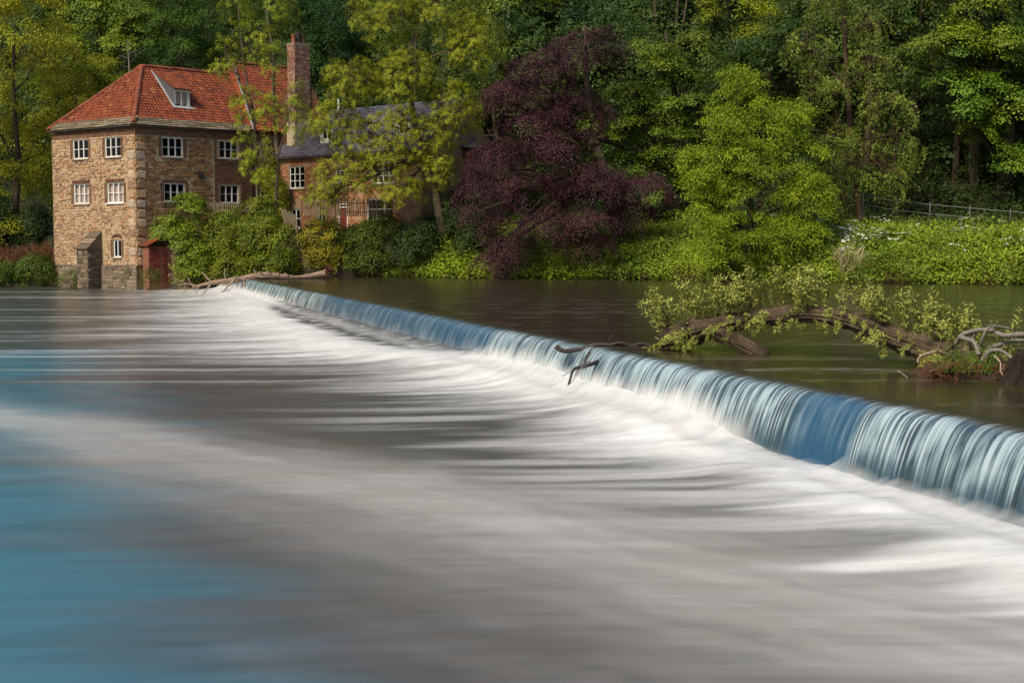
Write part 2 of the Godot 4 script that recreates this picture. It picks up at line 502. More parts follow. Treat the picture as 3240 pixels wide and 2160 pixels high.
func piece_shapes() -> void:
	for k in 6:                                    # a stone: back edge full, front face drawn in and uneven
		var g := Geo.new()
		var f := []
		for q in [Vector2(-1, -1), Vector2(1, -1), Vector2(1, 1), Vector2(-1, 1)]:
			f.append(Vector3(q.x * rng.randf_range(0.33, 0.45), q.y * rng.randf_range(0.28, 0.43), rng.randf_range(0.75, 1.1)))
		var b := [Vector3(-0.5, -0.5, 0), Vector3(0.5, -0.5, 0), Vector3(0.5, 0.5, 0), Vector3(-0.5, 0.5, 0)]
		g.quad(f[0], f[1], f[2], f[3])
		for q in 4:
			g.quad(b[q], b[(q + 1) % 4], f[(q + 1) % 4], f[q])
		stone_shapes.append(g)
	tile_shape = Geo.new()                         # a pantile: S-shaped across, its lower edge proud
	for k in 6:
		var a := k / 6.0
		var e := (k + 1) / 6.0
		var za := 0.5 * sin(TAU * a)
		var ze := 0.5 * sin(TAU * e)
		tile_shape.quad(Vector3(a, 0, za + 0.7), Vector3(e, 0, ze + 0.7), Vector3(e, 1.12, ze), Vector3(a, 1.12, za))
		tile_shape.quad(Vector3(a, 0, za + 0.3), Vector3(e, 0, ze + 0.3), Vector3(e, 0, ze + 0.7), Vector3(a, 0, za + 0.7))
	slab_shape = Geo.new()
	slab_shape.quad(Vector3(0.01, 0, 1), Vector3(0.99, 0.02, 1), Vector3(0.99, 1.25, 0.1), Vector3(0.01, 1.25, 0.1))
	slab_shape.quad(Vector3(0.01, 0.02, 0), Vector3(0.99, 0.03, 0), Vector3(0.99, 0.02, 1), Vector3(0.01, 0, 1))
	slab_shape.quad(Vector3(0.99, 0, 0), Vector3(0.99, 1.2, 0), Vector3(0.99, 1.25, 0.1), Vector3(0.99, 0.02, 1))
	slab_shape.quad(Vector3(0.01, 1.2, 0), Vector3(0.01, 0, 0), Vector3(0.01, 0, 1), Vector3(0.01, 1.25, 0.1))
	half_round = Geo.new()                         # ridge tile: along z, open below
	for k in 6:
		var a := PI * k / 6.0
		var e := PI * (k + 1) / 6.0
		half_round.quad(Vector3(cos(a), sin(a), 0), Vector3(cos(a), sin(a), 1), Vector3(cos(e), sin(e), 1), Vector3(cos(e), sin(e), 0))
		half_round.quad(Vector3(cos(e) * 0.8, sin(e) * 0.8, 1), Vector3(cos(e), sin(e), 1), Vector3(cos(a), sin(a), 1), Vector3(cos(a) * 0.8, sin(a) * 0.8, 1))

# the 300 largest of a list become parts of their own, the rest one joined part; list items are [shape, palette, colour index, transform, size]
func lay(parent: Node3D, called: String, list: Array, m: Material, most := 300) -> void:
	list.sort_custom(func(a, b): return a[4] > b[4])
	var rest := Geo.new()
	for k in list.size():
		var it: Array = list[k]
		var col: Color = it[1][it[2]]
		if k < most:
			var key := [it[0], col, m]
			if not piece_meshes.has(key):
				var g := Geo.new()
				g.add(it[0], Transform3D(), col)
				piece_meshes[key] = g.mesh(m)
			part(called, piece_meshes[key], parent, it[3])
		else:
			rest.add(it[0], it[3], col)
	if rest.v.size():
		part("small_" + called + "_work", rest.mesh(m), parent).set_meta("kind", "stuff")

func inside(r: Array, u0: float, v0: float, u1: float, v1: float) -> bool:
	for h in r:
		if u1 > h[0] and u0 < h[2] and v1 > h[1] and v0 < h[3]:
			return true
	return false

func rubble(out: Array, o: Vector3, e: Vector3, n: Vector3, w: float, y0: float, y1: float, holes: Array, pal: Array, big := 1.0, sparse := 0.1) -> void:
	var left := 0.0
	while left < w - 0.01:                           # uncoursed: every strip has beds of its own
		var strip := minf(rng.randf_range(0.5, 1.3) * big, w - left)
		if w - left - strip < 0.3: strip = w - left
		var y := y0
		while y < y1 - 0.04:
			var h := minf(rng.randf_range(0.075, 0.21) * big, y1 - y)
			var u := left + rng.randf_range(-0.12, 0.02)
			while u < left + strip - 0.03:
				var l := rng.randf_range(0.1, 0.42) * big
				if rng.randf() < 0.08: l *= 1.6
				var a := maxf(u, 0.0)
				var b := minf(u + l, minf(w, left + strip + rng.randf_range(0.0, 0.06)))
				u += l
				if b - a < 0.06 or rng.randf() < sparse or inside(holes, a, y, b, y + h): continue
				var hh := h * rng.randf_range(0.6, 1.12)
				var yy := y + h / 2 + rng.randf_range(-0.025, 0.025)
				var tilt := rng.randf_range(-0.08, 0.08)
				var ex := (e * cos(tilt) + Vector3.UP * sin(tilt)) * (b - a) * 0.95
				var ey := (Vector3.UP * cos(tilt) - e * sin(tilt)) * hh * 0.93
				out.append([stone_shapes[rng.randi() % 6], pal, mini(int(absf(rng.randfn(0, 3.2))), pal.size() - 1), Transform3D(Basis(ex, ey, n * rng.randf_range(0.02, 0.06)), o + e * (a + b) / 2 + Vector3.UP * yy), (b - a) * hh])
			y += h
		left += strip

func brickwork(out: Array, o: Vector3, e: Vector3, n: Vector3, u0: float, v0: float, u1: float, v1: float, holes: Array, pal: Array, bare := 0.0) -> void:
	var row := 0
	var y := v0
	while y < v1 - 0.03:
		var h := minf(0.082, v1 - y)
		var u := u0 - (0.12 if row % 2 else 0.0)
		while u < u1 - 0.02:
			var a := maxf(u, u0)
			var b := minf(u + 0.24, u1)
			u += 0.24
			if b - a < 0.05 or inside(holes, a + 0.01, y + 0.01, b - 0.01, y + h - 0.01): continue
			if bare > 0.0 and n2(a * 0.45 + 70.0, y * 0.6) > 1.0 - bare * 2.0: continue
			out.append([stone_shapes[rng.randi() % 6], pal, rng.randi() % pal.size(), Transform3D(Basis(e * (b - a - 0.012), Vector3.UP * (h - 0.012), n * rng.randf_range(0.014, 0.024)), o + e * (a + b) / 2 + Vector3.UP * (y + h / 2)), (b - a) * h])
		y += h
		row += 1

func soldiers(out: Array, o: Vector3, e: Vector3, n: Vector3, u0: float, u1: float, v: float, pal: Array, rise := 0.0) -> void:
	var k := int((u1 - u0) / 0.085)
	for q in k:
		var u := lerpf(u0, u1, (q + 0.5) / k)
		var f := 1.0 - pow(2.0 * (q + 0.5) / k - 1.0, 2.0)
		out.append([stone_shapes[q % 6], pal, rng.randi() % pal.size(), Transform3D(Basis(e * 0.072, Vector3.UP * 0.21, n * 0.03), o + e * u + Vector3.UP * (v + 0.105 + rise * f)), 0.015])

# one face of a house as a sheet with openings and reveals
func wall_sheet(g: Geo, o: Vector3, e: Vector3, n: Vector3, w: float, y0: float, y1: float, holes: Array, col := Color.WHITE) -> void:
	var us := [0.0, w]
	var vs := [y0, y1]
	for h in holes:
		us.append(h[0]); us.append(h[2]); vs.append(h[1]); vs.append(h[3])
	us.sort(); vs.sort()
	for a in us.size() - 1:
		for b in vs.size() - 1:
			if us[a + 1] - us[a] < 1e-4 or vs[b + 1] - vs[b] < 1e-4: continue
			if inside(holes, us[a] + 1e-3, vs[b] + 1e-3, us[a + 1] - 1e-3, vs[b + 1] - 1e-3): continue
			for back in [0.0, -0.3]:
				var p: Vector3 = o + n * back
				g.quad(p + e * us[a] + Vector3.UP * vs[b], p + e * us[a + 1] + Vector3.UP * vs[b], p + e * us[a + 1] + Vector3.UP * vs[b + 1], p + e * us[a] + Vector3.UP * vs[b + 1], col)
	for h in holes:
		var c := [o + e * h[0] + Vector3.UP * h[1], o + e * h[2] + Vector3.UP * h[1], o + e * h[2] + Vector3.UP * h[3], o + e * h[0] + Vector3.UP * h[3]]
		for q in 4:
			g.quad(c[q], c[q] - n * 0.3, c[(q + 1) % 4] - n * 0.3, c[(q + 1) % 4], col)

# a white casement: frame > panes, glazing bars, sill
func window(parent: Node3D, o: Vector3, e: Vector3, n: Vector3, h: Array, lights := 3, rows := 2, blind := false, sill := true, flat := false) -> void:
	var white := grained("white_paint", lin(0.78, 0.77, 0.74), 0.55, 3.0, 0.85, 1.05)
	var glass: StandardMaterial3D = mats.get("glass")
	if glass == null:
		glass = StandardMaterial3D.new()
		glass.resource_name = "glass"
		glass.transparency = BaseMaterial3D.TRANSPARENCY_ALPHA
		glass.albedo_color = Color(0.03, 0.035, 0.035, 0.5)
		glass.roughness = 0.04
		glass.metallic_specular = 0.28
		mats["glass"] = glass
		var thin: StandardMaterial3D = glass.duplicate()
		thin.resource_name = "clear_glass"
		thin.albedo_color.a = 0.1
		mats["clear_glass"] = thin
	if blind: glass = mats["clear_glass"]
	var w: float = h[2] - h[0]
	var t: float = h[3] - h[1]
	var c: Vector3 = o + e * h[0] + Vector3.UP * h[1] - n * 0.12
	var up := Vector3.UP
	var g := Geo.new()
	var fr := 0.075
	g.box(c + up * fr / 2 + e * w / 2, e * w / 2, up * fr / 2, n * 0.05)
	g.box(c + up * (t - fr / 2) + e * w / 2, e * w / 2, up * fr / 2, n * 0.05)
	for q in lights + 1:
		var at := fr / 2 + (w - fr) * q / lights
		g.box(c + e * at + up * t / 2, e * fr / 2 * (1.0 if q == 0 or q == lights else 0.95), up * (t / 2 - fr), n * (0.048 if q == 0 or q == lights else 0.06))
	var f: Node3D = part("window", g.mesh(white), parent)
	if flat: f = parent
	var cell := (w - fr) / lights - fr
	var ch := (t - 2 * fr) / rows
	var pane := Geo.new()
	pane.box(Vector3.ZERO, e * (cell / 2 + 0.004), up * (ch / 2 + 0.004), n * 0.004)
	var pm := pane.mesh(glass)
	for q in lights:
		for r in rows:
			part("pane", pm, f, Transform3D(Basis(), c + e * (fr + cell / 2 + (cell + fr) * q) + up * (fr + ch * (r + 0.5)) - n * 0.01))
		for r in range(1, rows):
			var b := Geo.new()
			b.box(c + e * (fr + cell / 2 + (cell + fr) * q) + up * (fr + ch * r) + n * 0.005, e * cell / 2, up * 0.016, n * 0.02)
			part("glazing_bar", b.mesh(white), f)
	if sill:
		var s := Geo.new()
		s.box(o + e * (h[0] + w / 2) + up * (h[1] - 0.035) + n * 0.03, e * (w / 2 + 0.06), up * 0.033, n * 0.08)
		part("sill", s.mesh(white if rng.randf() < 0.3 else grained("sill_stone", lin(0.42, 0.34, 0.25), 0.9, 2.0, 0.7, 1.1)), f)
	if blind:
		var d := Geo.new()
		d.box(c + e * w / 2 + up * t / 2 - n * 0.11, e * w * 0.49, up * t * 0.49, n * 0.006)
		part("blind", d.mesh(mat("linen", lin(0.62, 0.5, 0.42), 0.9)), f)

# pantiles over a roof plane; skip() says where there are none
func tiles(out: Array, o: Vector3, e: Vector3, s: Vector3, n: Vector3, outline: PackedVector2Array, tw: float, th: float, v0: float, v1: float, u0: float, u1: float, holes: Array, pal := PANTILE) -> void:
	var v := v0
	while v < v1:
		var u := u0
		while u < u1:
			var mid := Vector2(u + tw / 2, v + th / 2)
			if Geometry2D.is_point_in_polygon(mid, outline) and not inside(holes, u, v, u + tw, v + th):
				var k := mini(int(absf(rng.randfn(0, 2.0))), 4)
				if rng.randf() < 0.025: k = 5
				if n2(u * 0.5 + 31.0, v * 0.5) > 0.25 and rng.randf() < 0.4: k = 3
				out.append([tile_shape, pal, mini(k, pal.size() - 1), Transform3D(Basis(e * tw, s * th + n * rng.randf_range(-0.006, 0.006), n * 0.05), o + e * u + s * v + n * 0.02), tw * th * (1.0 + 0.001 * u)])
			u += tw
		v += th

func slabs(out: Array, o: Vector3, e: Vector3, s: Vector3, n: Vector3, outline: PackedVector2Array, rows: int, rh: float, wmin: float, wmax: float, thick: float, u0: float, u1: float, pal: Array, v0 := 0.0, holes := []) -> void:
	for r in rows:
		var u := u0 - rng.randf() * wmin
		while u < u1:
			var l := rng.randf_range(wmin, wmax)
			if Geometry2D.is_point_in_polygon(Vector2(u + l / 2, v0 + r * rh + rh / 2), outline) and not inside(holes, u, v0 + r * rh, u + l, v0 + (r + 1) * rh):
				out.append([slab_shape, pal, rng.randi() % pal.size(), Transform3D(Basis(e * l, s * rh, n * thick * rng.randf_range(0.85, 1.15)), o + e * u + s * (v0 + r * rh + rng.randf_range(-0.02, 0.02)) + n * 0.01), l * rh])
			u += l

func ridge(parent: Node3D, a: Vector3, b: Vector3, up: Vector3, r: float, m: Material) -> void:
	var k := int((b - a).length() / 0.42)
	var z := (b - a) / k
	var x := up.cross(z).normalized()
	var y := z.cross(x).normalized()
	for q in k:
		var key := ["ridge", q % 4]
		if not piece_meshes.has(key):
			var g := Geo.new()
			g.add(half_round, Transform3D(), [Color(0.27, 0.075, 0.04), Color(0.22, 0.07, 0.045), Color(0.30, 0.085, 0.045), Color(0.24, 0.09, 0.06)][q % 4])
			piece_meshes[key] = g.mesh(m)
		part("ridge_tile", piece_meshes[key], parent, Transform3D(Basis(x * r, y * r, z * 1.04), a + z * q + y * rng.randf_range(-0.01, 0.01)))

# ------------------------------------------------------------------------------------------------------------------ the mill
func build_mill() -> void:
	piece_shapes()
	var up := Vector3.UP
	var corner := Vector3(-22.6, 0, -82)
	var root := thing("stone_mill", "tall sandstone mill with red pantile hipped roof standing in the river", "mill", corner)
	var eL := Vector3(-0.8, 0, -0.6)
	var nL := Vector3(-0.6, 0, 0.8)
	var eR := Vector3(0.7413, 0, -0.6712)
	var nR := Vector3(0.6712, 0, 0.7413)
	var z := Vector3.ZERO
	var stone := grained("mill_stone", Color.WHITE, 0.92, 1.1, 0.62, 1.18, 2.5)
	var brick := grained("brick", Color.WHITE, 0.9, 1.6, 0.68, 1.15, 1.5)
	var clay := grained("clay", Color.WHITE, 0.85, 0.8, 0.45, 1.3, 1.0)
	# walls; the stone house reaches to u = 8.0 of the river face, its last 2.8 m in brick
	var winL := [[4.56, 8.03, 6.16, 9.25], [1.34, 8.03, 2.93, 9.25], [4.55, 5.25, 6.17, 6.5], [1.15, 5.25, 2.79, 6.5], [1.5, 1.94, 2.3, 3.02]]
	var winR := [[1.78, 8.05, 3.2, 9.25], [5.69, 8.12, 7.1, 9.25], [1.87, 5.34, 3.29, 6.48], [5.71, 5.33, 7.09, 6.48]]
	var g := Geo.new()
	var flipL := func(list: Array) -> Array:        # the left face is measured from the corner; its own axis runs the other way
		return list.map(func(h): return [8.3 - h[2], h[1], 8.3 - h[0], h[3]])
	var oL := eL * 8.3
	var aL := -eL
	var hL: Array = flipL.call(winL)
	wall_sheet(g, oL, aL, nL, 8.3, -1.2, 9.95, hL, Color(0.50, 0.37, 0.235))
	wall_sheet(g, z, eR, nR, 8.0, -1.2, 9.95, winR, Color(0.50, 0.37, 0.235))
	var far := -nR * 8.15
	wall_sheet(g, far + eR * 8.0, -eR, -nR, 9.2, -1.2, 9.95, [], Color(0.50, 0.37, 0.235))
	wall_sheet(g, eR * 7.7, -nR, eR, 8.15, -1.2, 9.95, [], Color(0.50, 0.37, 0.235))
	g.quad(up * 0.3, eR * 8 + up * 0.3, eR * 8 + far + up * 0.3, oL + up * 0.3, Color(0.50, 0.37, 0.235))
	part("wall", g.mesh(stone), root)
	var sto := []
	var bri := []
	var grown := func(hs: Array) -> Array:
		return hs.map(func(h): return [h[0] - 0.24, h[1] - 0.05, h[2] + 0.24, h[3] + 0.24])
	var zones: Array = grown.call(hL) + [[0, 9.28, 8.3, 9.95], [3.75, -1, 4.95, 3.45]]
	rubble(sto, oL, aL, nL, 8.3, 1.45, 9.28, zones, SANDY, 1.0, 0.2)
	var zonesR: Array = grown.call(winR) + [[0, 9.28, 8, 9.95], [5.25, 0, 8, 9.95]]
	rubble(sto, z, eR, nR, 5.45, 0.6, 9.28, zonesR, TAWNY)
	for q in 13:                                    # long quoins up the corner
		for f in [[oL + aL * (8.3 - 0.36), aL, nL], [eR * 0.36, eR, nR]]:
			sto.append([stone_shapes[q % 6], SANDY, [0, 1, 3, 7, 4][(q * 3) % 5], Transform3D(Basis(f[1] * rng.randf_range(0.55, 0.7), up * 0.5, f[2] * 0.065), f[0] + up * (1.7 + q * 0.58)), 0.3])
	# plinth
	var pl := Geo.new()
	pl.box(oL / 2 + nL * 0.02 - up * 0.1, aL * 4.2, up * 1.55, nL * 0.1, Color(0.26, 0.205, 0.15))
	pl.box(eR * 4 + nR * 0.02 - up * 0.3, eR * 4.05, up * 0.9, nR * 0.1, Color(0.22, 0.17, 0.12))
	part("plinth", pl.mesh(stone), root)
	var plp := [Color(0.27, 0.205, 0.145), Color(0.22, 0.17, 0.12), Color(0.31, 0.25, 0.185), Color(0.17, 0.135, 0.10)]
	rubble(sto, oL + nL * 0.12 - eL * 0.05, aL, nL, 8.35, 0.0, 1.44, [[3.75, -1, 4.95, 3.45]], plp, 1.5, 0.05)
	# brickwork: the band under the eaves, window jambs and heads, the end bay
	brickwork(bri, oL, aL, nL, 0, 9.3, 8.3, 9.9, hL, UMBER)
	brickwork(bri, z, eR, nR, 0, 9.3, 8.0, 9.9, winR, UMBER)
	brickwork(bri, z, eR, nR, 5.35, 3.0, 8.0, 9.3, winR, UMBER)
	for f in [[oL, aL, nL, hL], [z, eR, nR, winR.filter(func(h): return h[0] < 5)]]:
		for h in f[3]:
			brickwork(bri, f[0], f[1], f[2], h[0] - 0.24, h[1], h[0] - 0.01, h[3], [], UMBER)
			brickwork(bri, f[0], f[1], f[2], h[2] + 0.01, h[1], h[2] + 0.24, h[3], [], UMBER)
			if h[3] < 9.0:
				soldiers(bri, f[0], f[1], f[2], h[0] - 0.12, h[2] + 0.12, h[3] + 0.01, UMBER, 0.12 if h[3] < 4 else 0.0)
	lay(root, "stone", sto, stone)
	lay(root, "brick", bri, brick)
	for k in hL.size():
		window(root, oL, aL, nL, hL[k], 2 if k == 4 else 3, 1 if k == 4 else 2, k == 2 or k == 3)
	for h in winR:
		window(root, z, eR, nR, h, 3, 2)
	var tie := Geo.new()                            # iron tie plate
	tie.box(eR * 4.35 + up * 7.0 + nR * 0.09, eR * 0.2, up * 0.2, nR * 0.03)
	tie.box(eR * 4.35 + up * 7.0 + nR * 0.13, eR * 0.06, up * 0.06, nR * 0.03)
	part("tie_plate", tie.mesh(mat("iron", lin(0.05, 0.04, 0.035), 0.6)), root)
	# buttress with a weathered slope
	var bt := Geo.new()
	var bo := oL + aL * 3.8
	var pw := aL * 1.1
	var dp := nL * 1.05
	var b0 := [bo - up * 1.2, bo + pw - up * 1.2, bo + pw + dp - up * 1.2, bo + dp - up * 1.2]
	var b1 := [bo + up * 3.5, bo + pw + up * 3.5, bo + pw + dp + up * 2.45, bo + dp + up * 2.45]
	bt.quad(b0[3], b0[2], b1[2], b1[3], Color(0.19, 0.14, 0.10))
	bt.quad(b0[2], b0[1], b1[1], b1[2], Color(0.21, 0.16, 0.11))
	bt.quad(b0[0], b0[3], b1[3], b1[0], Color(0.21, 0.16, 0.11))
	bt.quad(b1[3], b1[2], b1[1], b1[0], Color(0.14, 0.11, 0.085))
	var but := part("buttress", bt.mesh(stone), root)
	var bst := []
	var bp := [Color(0.22, 0.165, 0.115), Color(0.16, 0.12, 0.09), Color(0.27, 0.205, 0.14), Color(0.12, 0.095, 0.075)]
	rubble(bst, bo + dp, aL, nL, 1.1, 0, 2.4, [], bp, 1.5, 0.05)
	rubble(bst, bo + pw + dp, -nL, aL, 1.05, 0, 2.5, [], bp, 1.5, 0.05)
	var cap := (b1[1] - b1[2]).normalized() as Vector3
	for r in 3:
		bst.append([slab_shape, bp, r % 2 + 1, Transform3D(Basis(aL * 1.2, cap * 0.55, aL.cross(cap).normalized() * 0.08), b1[3] - aL * 0.05 + cap * (0.5 * r - 0.08)), 0.6])
	lay(but, "stone", bst, stone)
	mill_roof(root, eL, nL, eR, nR, clay)
	outhouse(corner, eR, nR, clay, brick, stone)

func mill_roof(root: Node3D, eL: Vector3, nL: Vector3, eR: Vector3, nR: Vector3, clay: Material) -> void:
	var up := Vector3.UP
	var apex := Vector3(-0.779, 13.94, -4.791)
	var E := nR * 0.2 + up * 9.95
	var s := Vector3(-0.49066, 0.68238, -0.54185).normalized()
	var n := Vector3(0.45803, 0.73100, 0.50582).normalized()
	var E2 := nL * 0.2 + up * 9.95
	var s2 := Vector3(0.3998, 0.74565, -0.53307).normalized()
	var m2 := Vector3(-0.44739, 0.66633, 0.59652).normalized()
	var rend := apex + eR * 6.8                       # where the ridge meets the taller house
	var hip := (nR + nL) * 0.2 / (1.0 + nR.dot(nL)) + up * 9.95
	var lc := eL * 8.45 + nL * 0.2 + up * 9.95
	var g := Geo.new()
	var under := Color(0.32, 0.07, 0.03)
	g.poly([hip, E + eR * 8.05, rend, apex], under)
	g.poly([lc, hip, apex], under)
	var back := -nR * 8.35
	g.poly([apex, rend, eR * 8.05 + back + up * 9.95, lc], under)
	var roof := part("roof", g.mesh(clay), root)
	var list := []
	var right := PackedVector2Array([Vector2(0.04, 0.5), Vector2(7.75, 0.5), Vector2(9.2, 5.8), Vector2(2.72, 5.8)])
	var dorm := [[3.15, 1.8, 4.4, 5.3]]
	tiles(list, E, eR, s, n, right, 0.215, 0.275, 0.56, 5.75, -0.3, 9.3, dorm)
	var left := PackedVector2Array([Vector2(0.5, 0.5), Vector2(7.75, 0.5), Vector2(3.55, 5.25)])
	# the hip end, its own axis turned so that the tiles' tails point down
	var leftT := PackedVector2Array()
	for p in left: leftT.append(Vector2(8.3 - p.x, p.y))
	tiles(list, E2 + eL * 8.3, -eL, s2, m2, leftT, 0.215, 0.275, 0.56, 5.2, 0.2, 8.2, [])
	# dormer
	var A := E + eR * 3.28 + s * 1.85
	var D := E + eR * 4.36 + s * 1.85
	var fA := A + up * 1.12
	var fD := D + up * 1.12
	var tA := E + eR * 3.2 + s * 5.45
	var tD := E + eR * 4.36 + s * 5.45
	var dm := Geo.new()
	var lead := Color(0.10, 0.10, 0.115)
	dm.tri(A, fA, tA, lead); dm.tri(D, tD, fD, lead)
	dm.quad(fA + nR * 0.13 - eR * 0.08, fD + nR * 0.13 + eR * 0.08, tD, tA, under)
	wall_sheet(dm, A, eR, nR, 1.08, 0.0, 1.12, [[0.07, 0.05, 1.01, 1.06]], Color(0.6, 0.6, 0.58))
	var dn := part("dormer", dm.mesh(grained("lead", Color.WHITE, 0.6, 1.5, 0.5, 1.5)), root)
	window(dn, A, eR, nR, [0.07, 0.05, 1.01, 1.06], 2, 1, true, false, true)
	var fl := Geo.new()
	fl.bar(A - eR * 0.05 + n * 0.05, tA - eR * 0.05 + n * 0.05, eR, 0.11, 0.04, Color(0.42, 0.42, 0.44))
	fl.bar(A - eR * 0.1 + n * 0.07 - s * 0.06, D + eR * 0.3 + n * 0.07 - s * 0.1, s, 0.12, 0.03, Color(0.5, 0.5, 0.5))
	fl.bar(D + eR * 0.06 + n * 0.05, D.lerp(tD, 0.85) + eR * 0.06 + n * 0.05, eR, 0.1, 0.04, Color(0.4, 0.4, 0.42))
	part("flashing", fl.mesh(mats["lead"]), roof)
	var ds := (tA - fA - nR * 0.13).normalized()
	var dl := (tA - fA - nR * 0.13).length()
	var dnm := eR.cross(ds).normalized()
	tiles(list, fA + nR * 0.13 - eR * 0.08, eR, ds, dnm, PackedVector2Array([Vector2(0, 0), Vector2(1.3, 0), Vector2(1.3, dl), Vector2(0, dl)]), 0.21, 0.275, 0.0, dl, 0.0, 1.2, [])
	lay(roof, "roof_tile", list, clay)
	# stone slates along the eaves
	var fl2 := []
	var flagm := grained("flagstone", Color.WHITE, 0.95, 1.2, 0.6, 1.15, 2.0)
	slabs(fl2, E, eR, s, n, PackedVector2Array([Vector2(-0.35, -0.2), Vector2(8.1, -0.2), Vector2(8.1, 1), Vector2(0.2, 1)]), 4, 0.17, 0.4, 0.75, 0.055, -0.4, 8.0, FLAG, -0.12)
	slabs(fl2, E2 + eL * 8.3, -eL, s2, m2, PackedVector2Array([Vector2(-0.1, -0.2), Vector2(8.55, -0.2), Vector2(7.9, 1), Vector2(0.55, 1)]), 4, 0.17, 0.4, 0.75, 0.055, -0.2, 8.2, FLAG, -0.12)
	lay(roof, "eaves_slab", fl2, flagm)
	ridge(roof, hip, apex, (n + m2).normalized(), 0.15, clay)
	ridge(roof, lc, apex, (m2 + up * 0.5 - nR * 0.4).normalized(), 0.15, clay)
	ridge(roof, apex, rend, up, 0.15, clay)
	var gut := Geo.new()
	var ir := mat("iron", lin(0.05, 0.04, 0.035), 0.6)
	gut.tube([lc - up * 0.14 + eL * 0.1, hip - up * 0.14 + nL * 0.05, E + eR * 8.0 - up * 0.14 + nR * 0.02], [0.055, 0.055, 0.055], 6)
	part("gutter", gut.mesh(ir), root)
	var pipe := Geo.new()
	pipe.tube([eR * 7.95 + nR * 0.1 + up * 9.8, eR * 7.95 + nR * 0.1 + up * 3.2], [0.05, 0.05], 6)
	part("downpipe", pipe.mesh(ir), root)

func outhouse(corner: Vector3, eR: Vector3, nR: Vector3, clay: Material, brick: Material, stone: Material) -> void:
	var up := Vector3.UP
	var root := thing("outhouse", "small red brick outhouse with sloping tiled roof against the mill corner", "outhouse", corner + eR * 0.3 + nR * 0.15)
	var g := Geo.new()
	var f := nR * 0.75
	wall_sheet(g, f, eR, nR, 2.35, -1.0, 2.6, [], Color(0.28, 0.12, 0.08))
	wall_sheet(g, Vector3.ZERO, nR, -eR, 0.75, -1.0, 2.6, [], Color(0.28, 0.12, 0.08))
	wall_sheet(g, f + eR * 2.35, -nR, eR, 0.75, -1.0, 3.4, [], Color(0.3, 0.24, 0.17))
	part("wall", g.mesh(brick), root)
	var bl := []
	var reds := [Color(0.30, 0.07, 0.05), Color(0.25, 0.06, 0.045), Color(0.35, 0.10, 0.07), Color(0.2, 0.06, 0.05)]
	brickwork(bl, f, eR, nR, 0, 0.5, 1.2, 2.6, [[0.75, 0.5, 0.82, 2.6]], reds)
	lay(root, "brick", bl, brick)
	var st := []
	rubble(st, f + nR * 0.03, eR, nR, 2.35, 0.3, 2.6, [[0, 0, 1.22, 3]], [Color(0.34, 0.26, 0.18), Color(0.27, 0.21, 0.15), Color(0.40, 0.32, 0.23)], 1.4, 0.04)
	lay(root, "stone", st, stone)
	var rs := (eR * 2.3 + up * 1.3).normalized()
	var rn := nR.cross(rs).normalized() * -1.0
	if rn.y < 0: rn = -rn
	var o := -eR * 0.12 + up * 2.6 - nR * 0.3
	var r := Geo.new()
	r.quad(o + nR * 1.2, o + nR * 1.2 + rs * 2.7, o + rs * 2.7, o, Color(0.32, 0.07, 0.03))
	var roof := part("roof", r.mesh(clay), root)
	var tl := []
	tiles(tl, o + nR * 1.2, -nR, rs, rn, PackedVector2Array([Vector2(-0.1, -0.1), Vector2(1.3, -0.1), Vector2(1.3, 2.8), Vector2(-0.1, 2.8)]), 0.21, 0.27, 0, 2.6, 0, 1.2, [])
	lay(roof, "roof_tile", tl, clay)

